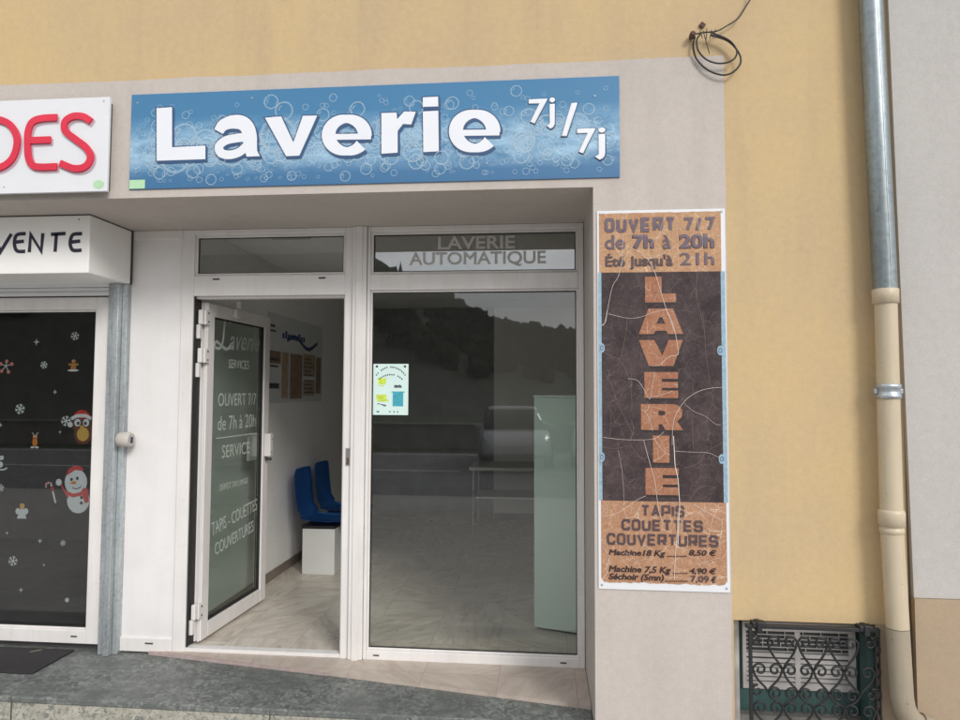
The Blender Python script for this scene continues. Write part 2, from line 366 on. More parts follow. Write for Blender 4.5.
    def ell(s, cx, cz, rx, rz, y0, y1, n=20, mi=0, a0=0, rot=0):
        pts = []
        for k in range(n):
            a = 2*PI*k/n+a0; u, v = rx*math.cos(a), rz*math.sin(a)
            pts.append((cx+u*math.cos(rot)-v*math.sin(rot), cz+u*math.sin(rot)+v*math.cos(rot)))
        return s.prism(pts, y0, y1, mi)
    def mesh(s, me, mat=None, mi=0):
        n0 = len(s.bm.verts); f0 = len(s.bm.faces)
        s.bm.from_mesh(me); s.bm.verts.ensure_lookup_table(); s.bm.faces.ensure_lookup_table()
        vs = s.bm.verts[n0:]
        for f in s.bm.faces[f0:]: f.material_index = mi
        if mat is not None:
            for v in vs: v.co = mat @ v.co
        return vs
    def xform(s, mat):
        for v in s.bm.verts: v.co = mat @ v.co
        return s
    def build(s, name, mats, parent=None, label=None, smooth=False):
        bmesh.ops.recalc_face_normals(s.bm, faces=s.bm.faces[:])
        me = bpy.data.meshes.new(name)
        o = bpy.data.objects.new(name, me); COL.objects.link(o)
        if parent is not None: o.parent = parent; off = wloc(parent)
        else:
            xs = [v.co for v in s.bm.verts]
            off = Vector(((min(v.x for v in xs)+max(v.x for v in xs))/2, (min(v.y for v in xs)+max(v.y for v in xs))/2, min(v.z for v in xs))); o.location = off
        for v in s.bm.verts: v.co -= off
        if smooth:
            for f in s.bm.faces: f.smooth = True
        s.bm.to_mesh(me); s.bm.free()
        for m in (mats if isinstance(mats, (list, tuple)) else [mats]): me.materials.append(m)
        if label: o['label'] = label
        return o
class Lines:
    def __init__(s): s.ms = []
    def new(s): s.ms.append(MB()); return s.ms[-1]
    def build(s, name, mat, parent):
        for m in s.ms: m.build(name, mat, parent)
def text(mb, s, x0, x1, z0, z1, y, th=.0006, bold=0.0, shear=0, mi=0, rot=0):
    """lettering fitted to a rectangle of the plane y = const"""
    cu = bpy.data.curves.new('lettering', 'FONT'); cu.body = s; cu.bevel_depth = bold; cu.bevel_resolution = 0; cu.shear = shear; cu.resolution_u = 5
    cu.extrude = .5
    o = bpy.data.objects.new('lettering', cu); COL.objects.link(o)
    bpy.context.view_layer.update()
    me = bpy.data.meshes.new_from_object(o.evaluated_get(bpy.context.evaluated_depsgraph_get()))
    X = [v.co.x for v in me.vertices]; Y = [v.co.y for v in me.vertices]
    ax, bx, ay, by = min(X), max(X), min(Y), max(Y)
    cx, cz = (x0+x1)/2, (z0+z1)/2
    for v in me.vertices:
        u = (v.co.x-ax)/(bx-ax)*(x1-x0)+x0-cx; q = (v.co.y-ay)/(by-ay)*(z1-z0)+z0-cz; d = y+(.5-v.co.z)*th
        v.co = (cx+u*math.cos(rot)-q*math.sin(rot), d, cz+u*math.sin(rot)+q*math.cos(rot))
    mb.mesh(me, mi=mi)
    bpy.data.objects.remove(o); bpy.data.curves.remove(cu); bpy.data.meshes.remove(me)
def text_px(mb, s, px0, px1, py0, py1, y, **k):
    """the same, fitted to a rectangle measured on the photograph"""
    a = at(px0, (py0+py1)/2, y); b = at(px1, (py0+py1)/2, y); pm = (px0+px1)/2
    text(mb, s, a.x, b.x, at(pm, py1, y).z, at(pm, py0, y).z, y, **k)
def spline(pts, n=6, closed=False):
    out = []; P = [Vector(p) for p in pts]; m = len(P)
    for i in range(m if closed else m-1):
        if closed: a, b, c, d = P[i-1], P[i], P[(i+1) % m], P[(i+2) % m]
        else: a, b, c, d = P[max(i-1, 0)], P[i], P[i+1], P[min(i+2, m-1)]
        for k in range(n):
            t = k/n
            out.append(.5*((2*b)+(c-a)*t+(2*a-5*b+4*c-d)*t*t+(3*b-a-3*c+d)*t**3))
    if not closed: out.append(P[-1])
    return out
def px_strip(mb, pts, y, wd, off=(0, 0), sc=1, smooth=True, th=.0006, closed=False, mi=0, dy=0):
    q = [at(off[0]+p[0]/sc, off[1]+p[1]/sc, y) for p in pts]
    q = [Vector((v.x, v.z)) for v in q]
    if smooth: q = spline(q, 5, closed)
    return mb.strip(q, wd, y+dy, th, closed, mi)

# ------------------------------------------------------------------ the ground and what lies across the street
def struct(o): o['kind'] = 'structure'; return o
def mat_asphalt(name, a, b_):
    m, t, b = new_mat(name); v = coords(t)
    c = ramp(t, noise(t, v, 1.1, 6, .6), [(.3, a), (.7, b_)]); c = mixc(t, 1, c, ramp(t, noise(t, v, 140, 3), [(.3, .75), (.7, 1.25)]), 'MULTIPLY')
    t.links.new(c, b.inputs['Base Color']); b.inputs['Roughness'].default_value = .9; bump(t, b, noise(t, v, 150, 3), .4); return m
M['asphalt'] = mat_asphalt('asphalt', (.15, .15, .155), (.20, .20, .203))
M['paving'] = mat_asphalt('pavement_concrete', (.40, .39, .37), (.48, .465, .445))
M['grass'] = mat_asphalt('meadow_grass', (.035, .050, .018), (.055, .070, .025))
M['paint'] = plain('road_paint', (.62, .62, .60), .7, var=.2, vscale=30)
GZ = -.18
struct(MB().box(-900, 900, -1500, 900, -1.2, GZ-.14).build('ground', M['grass']))
struct(MB().box(-90, 60, -6.3, -.012, GZ-.3, GZ).box(-90, .2, -.012, .06, GZ-.3, GZ).build('pavement', M['paving']))  # widened out of view and kept pale to bounce light under the soffit
mk = MB()
for i in range(-40, 26): mk.box(i*1.0+.006, i*1.0+.994, -6.44, -6.302, GZ-.3, GZ+.004, .012)
struct(mk.build('kerb', M['paving']))
struct(MB().box(-90, 60, -15.5, -6.445, GZ-.4, GZ-.13).build('road', M['asphalt']))
rm = MB()
for i in range(-15, 10): rm.box(i*4.5, i*4.5+2.6, -11.06, -10.94, GZ-.131, GZ-.126)
rm.box(-90, 60, -15.2, -15.08, GZ-.131, GZ-.126)
struct(rm.build('road_marking', M['paint']))

def hill_el(az):                     # elevation of the wooded ridge in degrees, by bearing from the street
    K = [(-180, 16), (-60, 17), (-40, 17.5), (-25, 15.5), (-16.5, 12.4), (-14.3, 11.6), (-10, 10.3), (-7.7, 8.9), (-6.3, 7.8), (-3.3, 7.15), (-.9, 6.7), (.5, 6.4), (3.2, 6.0), (9, 5.6), (20, 5), (60, 7), (180, 8)]
    for (a, x), (b, y) in zip(K, K[1:]):
        if a <= az <= b: return x+(y-x)*(az-a)/(b-a)
    return 8
def hill_h(az, r):
    t = min(1, max(0, (r-40)/110)); t = t*t*(3-2*t)
    return math.tan(math.radians(hill_el(az)-1.25))*150*t
from mathutils import noise as mnoise
hb = bmesh.new(); rows = []
for i in range(0, 26):
    r = 38+i*9; row = []
    for j in range(0, 121):
        az = -88+j*176/120; a = math.radians(az)
        h = hill_h(az, r)*(1 if r < 170 else .99)+mnoise.noise(Vector((az*.1, r*.03, 1)))*1.2*(1 if r > 60 else 0)
        row.append(hb.verts.new((r*math.sin(a), -r*math.cos(a), h-.6)))
    rows.append(row)
for A, B in zip(rows, rows[1:]):
    for j in range(len(A)-1): hb.faces.new((A[j], A[j+1], B[j+1], B[j])).smooth = True
hm = MB(); hm.bm.free(); hm.bm = hb
M['scrub'] = mat_asphalt('hill_scrub', (.034, .037, .028), (.055, .057, .043))
struct(hm.build('hill', M['scrub']))
def mat_wood():
    m, t, b = new_mat('woodland_leaves'); v = coords(t)
    c = ramp(t, noise(t, v, .22, 6, .7), [(.3, (.024, .027, .021)), (.55, (.042, .045, .034)), (.75, (.066, .066, .048))])
    t.links.new(c, b.inputs['Base Color']); b.inputs['Roughness'].default_value = .95; b.inputs['Specular IOR Level'].default_value = .1
    bump(t, b, noise(t, v, 3, 4), 1, .5); return m
M['wood'] = mat_wood()
ico = bmesh.new(); bmesh.ops.create_icosphere(ico, subdivisions=2, radius=1); ICO_V = [v.co.copy() for v in ico.verts]; ICO_F = [[v.index for v in f.verts] for f in ico.faces]; ico.free()
vs, fs = [], []
for k in range(4200):
    az = random.uniform(-62, 48); r = 72+88*math.sqrt(random.random()); a = math.radians(az)
    z = hill_h(az, r); rr = random.uniform(.8, 2.0); tall = random.uniform(1.0, 1.7); cone = random.random() < .05
    c = Vector((r*math.sin(a), -r*math.cos(a), z)); n0 = len(vs)
    for v in ICO_V:
        q = v*(1+random.uniform(-.25, .25)); 
        if cone: q = Vector((q.x*(1-q.z)*.55, q.y*(1-q.z)*.55, q.z*1.35))
        vs.append(c+Vector((q.x*rr, q.y*rr, q.z*rr*tall)))
    fs += [[i+n0 for i in f] for f in ICO_F]
me = bpy.data.meshes.new('far_wood'); me.from_pydata(vs, [], fs); me.materials.append(M['wood'])
o = bpy.data.objects.new('far_wood', me); COL.objects.link(o); tag(o, 'wooded hillside mirrored in the shop glass', 'wood', kind='stuff')

M['car_white'] = plain('white_car_paint', (.70, .71, .72), .18, var=.02)
M['car_grey'] = plain('silver_car_paint', (.46, .47, .49), .22, .3, var=.05)
M['car_glass'] = plain('car_glass', (.010, .012, .014), .05)
M['tail'] = plain('red_tail_lamp', (.45, .008, .012), .15)
M['lamp'] = plain('clear_headlamp', (.55, .56, .58), .1)
M['rim'] = plain('alloy_rim', (.45, .45, .46), .3, .8)
M['tyre'] = plain('tyre_rubber', (.018, .018, .019), .8)
def car(label, paint, x, y, rz):
    root = thing('parked_car', label, 'car', (0, 0, 0), 'cars parked across the street')
    prof = [(-2.05, .42, .62, .72), (-2.0, .35, .92, .80), (-1.6, .30, .98, .86), (-1.0, .28, .97, .89), (0, .26, .95, .90), (.9, .28, .96, .89), (1.35, .30, .90, .86), (1.75, .32, .82, .80), (2.0, .36, .70, .70), (2.08, .42, .60, .62)]
    def loft(secs, wtop):
        m = MB(); rings = []
        for xx, zb, zt, hw in secs:
            ring = []
            for sy, sz in ((-1, 0), (-1.04, .25), (-1, .6), (-wtop, .92), (-wtop*.8, 1), (wtop*.8, 1), (wtop, .92), (1, .6), (1.04, .25), (1, 0)):
                ring.append(m.bm.verts.new((xx, sy*hw, zb+(zt-zb)*sz)))
            rings.append(ring)
        for A, B in zip(rings, rings[1:]):
            for k in range(10): m.bm.faces.new((A[k], A[(k+1) % 10], B[(k+1) % 10], B[k])).smooth = True
        for q in (rings[0], rings[-1]): m.bm.faces.new(q)
        return m
    b = loft(prof, .96).build('body', paint, root)
    loft([(-1.75, .93, .99, .72), (-1.45, .93, 1.38, .74), (-.9, .93, 1.45, .76), (0, .93, 1.46, .77), (.35, .93, 1.40, .76), (1.05, .93, .97, .74)], .84).build('windows', M['car_glass'], root)
    loft([(-1.42, 1.37, 1.42, .60), (-.9, 1.42, 1.49, .64), (0, 1.43, 1.50, .64), (.32, 1.38, 1.43, .60)], .9).build('roof', paint, root)
    for sx in (-1.25, 1.3):
        for sy in (-1, 1):
            wh = MB().lathe((sx, sy*.80, .30), [(.20, -.11), (.30, -.10), (.31, 0), (.30, .10), (.20, .11)], 'y').build('wheel', M['tyre'], root)
            MB().lathe((sx, sy*.83, .30), [(.02, -.09), (.18, -.09), (.19, 0), (.18, .09), (.02, .09)], 'y').build('rim', M['rim'], wh)
    for sy in (-1, 1):
        MB().box(-2.05, -1.93, sy*.62-.12, sy*.62+.12, .68, .90, .02).build('tail_lamp', M['tail'], root)
        MB().box(1.93, 2.06, sy*.50-.15, sy*.50+.15, .56, .68, .02).build('headlight', M['lamp'], root)
        MB().box(.75, .93, sy*.92-.08, sy*.92+.08, .95, 1.08, .03).build('wing_mirror', paint, root)
    root.location = (x, y, GZ-.13); root.rotation_euler = (0, 0, rz); return root
car('silver car parked across the road, mirrored in the window', M['car_grey'], -.75, -13.2, math.radians(84))
car('white car with red tail lamps mirrored at the window edge', M['car_white'], 1.75, -13.4, math.radians(-86))

RWALL = MB()
for i in range(-24, 16): RWALL.box(i*2.0+.004, i*2.0+1.996, -17.6, -17.2, GZ-.3, GZ+.62, .02).box(i*2.0, i*2.0+2.0, -17.65, -17.15, GZ+.621, GZ+.70, .015)
tag(RWALL.build('roadside_wall', stucco('old_stone_wall', (.24, .22, .20), (.18, .17, .155), (.11, .10, .09), .6)), 'low grey stone wall along the far side of the road', 'wall')

# ------------------------------------------------------------------ the shop building
B = thing('shop_building', 'yellow rendered building with grey surround round a recessed laundry shopfront', 'building', (0, .3, GZ))
RD = .666                                   # the shopfront stands this far behind the facade
OX, OZ = .246, 2.559                        # right reveal and soffit of the opening
EX, EZ = .871, 3.187                        # edge of the grey surround
NX = 1.656                                  # joint with the neighbouring building
HX0, HX1, HZ0, HZ1 = .882, 1.508, -.14, .508   # basement opening
wl = MB()
wl.box(-8, NX, 0, .4, EZ, 6.5).box(EX, NX, 0, .4, HZ1, EZ).box(EX, HX0, 0, .4, GZ-.2, HZ1).box(HX0, HX1, 0, .4, GZ-.2, HZ0)
wl.build('wall', M['yellow'], B)
MB().box(HX1, NX, -.004, .4, GZ-.2, HZ1+.004).build('plinth', M['beige'], B)
MB().box(HX0, HX1, .16, .3, HZ0, HZ1).build('opening_back', M['inner_grey'], B)
# surround: hand-trowelled edge, so its outer border wanders by a few millimetres
def wander(p, q, n, amp, ax):
    out = []
    for i in range(n):
        t = i/n; v = Vector(p).lerp(Vector(q), t); d = mnoise.noise(Vector((v[0]*3, v[1]*3, 5)))*amp+mnoise.noise(Vector((v[0]*17, v[1]*17, 9)))*amp*.4
        v[ax] += d; out.append((v[0], v[1]))
    return out
sp_ = wander((EX, GZ-.2), (EX, EZ), 60, .006, 0)+wander((EX, EZ), (-8, EZ), 120, .007, 1)+[(-8, EZ), (-8, OZ)]+[(OX, OZ), (OX, GZ-.2)]
sr = MB().prism(sp_, -.006, 0)
sr.box(-8, OX, 0, .74, OZ, EZ-.002).box(OX, EX-.002, 0, .74, GZ-.2, EZ-.004)
sr.build('surround', M['grey'], B)
# rooms behind: laundry, back room, neighbouring shop
LW = -2.235
rw = MB()
rw.box(LW-.20, LW, .735, 7.2, -.15, 2.62)                    # party wall
rw.box(1.7, 1.85, .745, 7.2, -.15, 2.62)
rw.box(-.585, 1.7, 5.0, 5.12, -.15, 2.62)
rw.build('interior_wall', M['int_wall'], B)
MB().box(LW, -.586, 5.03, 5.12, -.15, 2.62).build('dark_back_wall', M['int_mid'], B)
MB().box(LW-.2, 1.85, .745, 7.2, 2.622, 2.75).build('interior_ceiling', M['ceiling'], B)
MB().box(LW, LW+.012, .80, 5.0, 0, .075).box(-.57, 1.7, 4.985, 5.0, 0, .075).box(LW+.012, -.586, 5.015, 5.03, 0, .075).build('skirting', M['skirting'], B)
struct(MB().box(LW, 1.7, .70, 7.0, -.15, 0).build('floor', M['floor_tile']))
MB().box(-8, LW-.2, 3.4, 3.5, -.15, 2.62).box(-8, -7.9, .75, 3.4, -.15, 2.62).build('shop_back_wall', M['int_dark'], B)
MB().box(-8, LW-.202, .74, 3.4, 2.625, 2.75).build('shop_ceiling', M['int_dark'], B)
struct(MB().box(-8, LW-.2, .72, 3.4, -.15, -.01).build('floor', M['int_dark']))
# the step in front
struct_step = thing('doorstep', 'dark grey green terrazzo doorstep slab with a rough pale front edge', 'doorstep', (-1.5, .1, GZ))
MB().box(-8, OX-.003, .066, .72, -.062, -.030, .006).build('slab', M['terrazzo'], struct_step)
MB().box(-8, OX-.004, .070, .4, GZ-.1, -.063).build('riser', M['edge'], struct_step)
for x in (-1.36, -2.75): MB().box(x-.002, x+.002, .0655, .0695, GZ, -.034).build('joint', M['slot'], struct_step)
MB().prism([(-2.36, .70), (OX-.003, .70), (OX-.003, .215), (-2.36, .682)], -.0295, -.010, axis='z').build('tiled_threshold', [M['sill_tile']], struct_step)
q0, q1 = Vector((-2.36, .682)), Vector((OX-.003, .215)); n_ = Vector((-(q1-q0).y, (q1-q0).x)).normalized()
a, b = q0-n_*.004, q0.lerp(q1, .45)-n_*.004
MB().prism([tuple(q0-n_*.0005), tuple(q0.lerp(q1, .45)-n_*.0005), tuple(q0.lerp(q1, .45)-n_*.004), tuple(q0-n_*.03)], -.0298, -.0125, axis='z').build('mortar_fillet', M['salmon'], struct_step)

# ---- laundry shopfront (white PVC)
fr = MB(); F0, F1 = RD, RD+.062
def rail(m, x0, x1, z0, z1, y0=F0, y1=F1, bev=.004): return m.box(x0, x1, y0, y1, z0, z1, bev)
DL, DR = -2.145, -1.188                     # door opening
DT = 2.145                                  # its head
rail(fr, -2.224, DL, -.012, OZ-.001); rail(fr, DL, DR, DT, 2.270); rail(fr, DL, DR, 2.526, OZ-.001); rail(fr, DR, -1.139, -.012, OZ-.001)
rail(fr, DL, DR, -.010, .012, RD+.004, F1, .002)
fr.box(DR-.012, DR, F0+.028, F1+.02, .012, DT, .002).box(DL, DR, F0+.028, F1+.02, DT-.014, DT, .002)
dframe = fr.build('door_frame', M['pvc'], B)
MB().box(DL+.0005, DL+.007, F0+.012, F1+.03, .014, DT-.001, 0).build('door_seal', M['gasket'], dframe)
lk = MB().box(-1.168, -1.142, F0-.004, F0, 1.118, 1.222, .001); lk.build('strike_plate', M['chrome'], dframe)
MB().box(-1.163, -1.148, F0-.0055, F0-.0043, 1.125, 1.165).build('latch_hole', M['rust'], dframe)
def pane_set(name, x0, x1, z0, z1, gm, parent, y=RD+.026, weep=()):
    """bead, gasket and pane in an opening x0..x1, z0..z1"""
    bd = MB(); w_ = .012
    for (a0, a1, b0, b1) in ((x0, x1, z0, z0+w_), (x0, x1, z1-w_, z1), (x0, x0+w_, z0+w_, z1-w_), (x1-w_, x1, z0+w_, z1-w_)): bd.box(a0, a1, y-.012, y+.02, b0, b1, .003)
    bd.build('bead', M['pvc'], parent)
    g = MB(); i0, i1, k0, k1 = x0+w_, x1-w_, z0+w_, z1-w_; e = .005
    for (a0, a1, b0, b1) in ((i0, i1, k0, k0+e), (i0, i1, k1-e, k1), (i0, i0+e, k0+e, k1-e), (i1-e, i1, k0+e, k1-e)): g.box(a0, a1, y-.004, y+.004, b0, b1)
    g.build('gasket', M['gasket'], parent)
    MB().box(i0+.001, i1-.001, y+.005, y+.011, k0+.001, k1-.001).build('pane', gm, parent)
tr1 = MB()
tr1.box(DL, DL+.004, F0+.014, F1, 2.2745, 2.5215).box(DR-.004, DR, F0+.014, F1, 2.2745, 2.5215).box(DL, DR, F0+.014, F1, 2.2705, 2.2745).box(DL, DR, F0+.014, F1, 2.5215, 2.5255)
t1 = tr1.build('door_transom', M['pvc'], B); pane_set('x', DL+.004, DR-.004, 2.2745, 2.5215, M['glass'], t1)
for x in (-2.0, -1.33): MB().box(x-.022, x+.022, F0-.003, F0-.0004, 2.243, 2.253, .001).build('drain_cap', M['slot'], t1)
MB().box(-1.138, -1.052, F0-.018, F1-.002, -.010, OZ-.001, .005).box(-1.114, -1.076, F0-.026, F0-.019, -.012, OZ-.002, .003).build('mullion', M['pvc'], B)
WL, WR = -1.032, .212
wf = MB(); rail(wf, -1.0505, WL, -.012, OZ-.001); rail(wf, WR, .243, -.012, OZ-.001)
rail(wf, WL, WR, 2.526, OZ-.001); rail(wf, WL, WR, 2.170, 2.266); rail(wf, WL, WR, -.012, .042)
sw = wf.build('shop_window', M['pvc'], B)
pane_set('x', WL, WR, .042, 2.170, M['glass'], sw)
for x in (-.97, .12): MB().box(x-.018, x+.018, F0-.003, F0-.0004, .012, .020, .001).build('drain_cap', M['slot'], sw)
t2m = MB()
t2m.box(WL, WL+.003, F0+.014, F1, 2.2705, 2.5215).box(WR-.003, WR, F0+.014, F1, 2.2705, 2.5215).box(WL, WR, F0+.014, F1, 2.2665, 2.2705).box(WL, WR, F0+.014, F1, 2.5215, 2.5255)
t2 = t2m.build('window_transom', M['pvc'], B); pane_set('x', WL+.003, WR-.003, 2.2705, 2.5215, M['glass_mirror'], t2)
lm = MB(); yl = RD+.0295
text_px(lm, 'LAVERIE', 438, 515, 236, 249, yl, bold=.02); text_px(lm, 'AUTOMATIQUE', 409, 546, 251.5, 266.5, yl, bold=.02)
lm.build('lettering', M['frost'], t2)
# white infill panel left of the door
pn = MB().box(-2.60, -2.226, RD+.012, RD+.05, .062, 2.505).build('infill_panel', M['pvc_panel'], B)
for z0, z1 in ((2.505, OZ-.001), (-.02, .062)): MB().box(-2.60, -2.2255, RD, RD+.06, z0, z1, .003).build('panel_trim', M['pvc'], pn)
MB().box(-2.395, -2.345, RD-.003, RD-.0004, .028, .036).build('drain_cap', M['slot'], pn)

# ---- open door leaf, swung inwards against the left wall
leaf_o = Vector((-2.097, .762)); leaf_d = Vector((.042, .80)).normalized(); LWID = .862
def LM():                                   # leaf space (u along the leaf, v out of its outer face, z) -> world
    ux, uy = leaf_d; vx, vy = leaf_d.y, -leaf_d.x        # outward normal of the visible face (+x)
    return Matrix(((ux, -vx, 0, leaf_o.x), (uy, -vy, 0, leaf_o.y), (0, 0, 1, 0), (0, 0, 0, 1)))
TOP = 2.118; st = .082
dm = MB(); dm.box(0, st, 0, .056, .018, TOP, .004).box(LWID-st, LWID, 0, .056, .018, TOP, .004).box(st, LWID-st, 0, .056, .018, .018+st+.012, .004).box(st, LWID-st, 0, .056, TOP-st, TOP, .004)
dm.box(-.010, -.001, .006, .020, .018, TOP, .002).box(-.008, -.001, .032, .044, .018, TOP, .002)
door = dm.xform(LM()).build('door', M['pvc'], B)
g0, g1, h0, h1 = st, LWID-st, .112, TOP-st
gm_ = MB(); e = .008
for (a0, a1, b0, b1) in ((g0, g1, h0, h0+e), (g0, g1, h1-e, h1), (g0, g0+e, h0+e, h1-e), (g1-e, g1, h0+e, h1-e)): gm_.box(a0, a1, .012, .046, b0, b1)
gm_.xform(LM()).build('gasket', M['gasket'], door)
MB().box(g0+e, g1-e, .022, .030, h0+e, h1-e).xform(LM()).build('pane', M['glass_door'], door)
for z in (2.02, 1.78, .21):
    h = MB().box(-.046, .004, -.013, -.0005, z-.045, z+.045, .003).box(-.062, -.012, .004, .030, z-.045, z+.045, .004).box(-.064, -.034, .018, .046, z-.135, z-.047, .004).xform(LM()).build('hinge', M['pvc'], door)
    MB().box(-.020, -.008, -.0145, -.0132, z-.033, z-.021).box(-.020, -.008, -.0145, -.0132, z+.021, z+.033).xform(LM()).build('screw', M['slot'], h)
hd = MB().box(LWID-.072, LWID-.018, -.050, -.0005, 1.075, 1.245, .008)
hd.xform(LM()).build('handle', M['pvc'], door)
MB().box(LWID-.190, LWID-.030, .0565, .075, 1.05, 1.23, .006).xform(LM()).build('inner_handle', M['pvc'], door)
MB().box(LWID-.049, LWID-.041, -.0520, -.0505, 1.10, 1.115).box(LWID-.049, LWID-.041, -.0520, -.0505, 1.20, 1.21).box(LWID-.054, LWID-.030, -.045, -.001, 1.045, 1.066, .004).xform(LM()).build('keyhole', M['slot'], door)
MB().box(.30, .36, -.030, -.0005, TOP-.060, TOP-.004, .006).box(.318, .342, -.045, -.010, TOP+.000, TOP+.05, .005).xform(LM()).build('closer_bracket', M['pvc'], door)
# vinyl lettering on the leaf: built on y = .0215 in leaf space, read from the outer face
LL = Lines(); lt = LL.new(); yv = .0212
def lv(s, u0, u1, z0, z1, **k): text(LL.new(), s, u0, u1, z0, z1, yv, **k)
q = spline([Vector((.12+p[0]*.20, 1.84+p[1]*.21)) for p in [(.95, .86), (.80, 1.0), (.62, .92), (.56, .60), (.50, .22), (.34, .02), (.08, .0), (.0, .10), (.12, .20), (.40, .10), (.75, .0), (1.05, .14)]], 5); lt.strip(q, .020, yv, .0006)
text(lt, 'averie', .30, .735, 1.845, 1.975, yv+.0002, shear=.38, bold=.008, rot=.03)
lv('SERVICES', .30, .58, 1.715, 1.775, bold=.006)
lv('OUVERT 7/7', .18, .70, 1.46, 1.545, bold=.004); lv('de 7h à 20h', .18, .70, 1.30, 1.395, bold=.004)
LL.new().box(.16, .72, yv, yv+.0006, 1.248, 1.256)
lv('SERVICE', .24, .62, 1.115, 1.20, bold=.004); lv('DÉPÔT DU LINGE', .22, .60, .905, .955)
lv('TAPIS - COUETTES', .135, .745, .66, .745, bold=.004, rot=.10); lv('COUVERTURES', .18, .70, .52, .60, bold=.004, rot=.10)
for lt in LL.ms: lt.xform(LM()).build('lettering', M['white_vinyl'], door)

# ---- the shop on the left
lf = MB(); LFX = -2.78
rail(lf, LFX, -2.690, .012, 2.146); rail(lf, -4.60, LFX, 2.066, 2.146); rail(lf, -4.60, LFX, .012, .092); rail(lf, -4.66, -4.60, .012, 2.146); rail(lf, -8, -4.66, .012, .10); rail(lf, -8, -4.66, 2.066, 2.146)
lw = lf.build('left_shop_window', M['pvc'], B); pane_set('x', -4.60, LFX, .092, 2.066, M['glass_left'], lw)
MB().box(-8, -4.67, RD+.031, RD+.037, .10, 2.066).build('pane', M['glass_left'], lw)
MB().box(-2.875, -2.835, F0-.003, F0-.0004, .052, .060).build('drain_cap', M['slot'], lw)

# ------------------------------------------------------------------ roller shutter of the left shop
RS = thing('roller_shutter', 'white roller shutter box lettered VENTE above the left shop window', 'shutter', (-3.2, RD, -.03))
bx0, bx1, by0, bz0, bz1 = -6.5, -2.548, .266, 2.222, 2.552
M['box_white'] = plain('white_shutter_box', (.80, .79, .765), .4, var=.03, vscale=3)
sbx = MB().box(bx0, bx1, by0, RD-.002, bz0, bz1, .005).build('shutter_box', M['box_white'], RS)
MB().box(bx0, bx1-.004, by0+.004, RD, bz1+.001, OZ-.0015).build('dark_gap_strip', M['slot'], sbx)  # dark strip puts the shade of the gap above the box into colour
MB().box(bx1-.003, bx1+.004, RD-.020, RD-.003, bz0, bz1+.004).build('end_trim', M['slot'], sbx)
vn = MB(); off, sc = (0, 200), 4.364; yb = by0-.0012; VW = .0205
for pts, sm in (([(-32, 142), (2, 226), (50, 148)], 0), ([(112, 147), (82, 149), (68, 160), (63, 186), (67, 212), (80, 224), (110, 224)], 1), ([(66, 184), (104, 180)], 0),
            ([(128, 228), (134, 150), (180, 224), (187, 145)], 0), ([(222, 150), (286, 146)], 0), ([(246, 148), (240, 226)], 0),
            ([(358, 147), (325, 149), (312, 160), (306, 186), (310, 208), (322, 220), (356, 219)], 1), ([(309, 184), (350, 179)], 0)):
    px_strip(vn, pts, yb, VW, off, sc, sm, dy=-.0004*(pts[0][0] % 3), th=.0008)
vn.build('lettering', M['ink'], sbx)
MB().lathe((at(79, 219.5, by0).x, by0-.002, at(79, 219.5, by0).z), [(.004, 0), (.006, .001), (.006, .003)], 'y', 12).build('screw', M['galv'], sbx)
gr_ = MB().box(-2.672, -2.632, .625, .72, -.030, bz0-.002, .003).box(-2.626, -2.588, .600, .72, -.030, bz0-.002, .004).box(-2.632, -2.626, .64, .70, -.030, bz0-.004).box(-2.587, -2.556, .636, .72, -.030, bz0-.002, .003)
gr_.build('guide_rail', M['galv'], RS)
sb = MB()
for k in range(3): sb.box(-6.5, -2.674, .630+.004*(k % 2), (.655), 2.150+k*.026, 2.174+k*.026, .004)
sb.build('slats', M['white_board'], RS)
kc = at(121.5, 440, .555)
kx, ky = kc.x+.004, .600
ks = MB().lathe((kx, ky, kc.z), [(.036, -.050), (.044, -.044), (.046, .014), (.038, .030)], 'x', 24).build('key_switch', M['cream_grey'], RS)
MB().lathe((kx, ky, kc.z), [(.030, .0302), (.030, .0325)], 'x', 20).build('face_plate', M['chrome'], ks)
MB().box(kx+.033, kx+.035, ky-.010, ky+.008, kc.z-.022, kc.z+.016).build('keyhole', M['ink'], ks)

# ------------------------------------------------------------------ signs on the facade
# red lettering on a white board, cut off by the picture's left edge
SO = thing('shop_sign', 'white signboard with rounded red letters above the shutter box', 'sign', (-3.0, -.006, 2.58))
MB().box(-4.6, -2.226, -.060, -.042, 2.582, 3.076, .002).build('board', M['white_board'], SO)
MB().box(-4.55, -2.245, -.0415, -.0065, 2.60, 3.06).build('dark_gap_backing', M['slot'], SO)  # dark block added to stand for the shaded gap behind the board
ls, sh = MB(), MB(); off, sc = (0, 60), 4.0; yo = -.0605
OES = [([(-62, 232), (-12, 237), (38, 256), (68, 300), (70, 350), (48, 402), (2, 432), (-62, 438)], 1), ([(-66, 225), (-66, 445)], 0),
       ([(232, 232), (170, 236), (132, 252), (116, 292), (114, 345), (120, 398), (146, 428), (232, 428)], 1), ([(124, 324), (207, 321)], 0),
       ([(368, 248), (338, 229), (296, 228), (264, 250), (266, 286), (302, 316), (346, 350), (366, 388), (348, 426), (302, 436), (244, 414)], 1)]
for i, (p, s_) in enumerate(OES):
    px_strip(ls, p, yo, .035, off, sc, s_, th=.009, dy=-.010-.0003*i)
    px_strip(sh, [(x+6, y+9) for x, y in p], yo, .037, off, sc, s_, th=.0002, dy=-.0006-.0003*i)
ls.build('letters', M['red_print'], SO); sh.build('letter_shadow_print', M['pink_shadow'], SO)
c = at(98.5, 184.3, -.06); MB().ell(c.x, c.z, .030, .022, -.0612, -.0602, 24).build('round_sticker', M['green_tag'], SO)
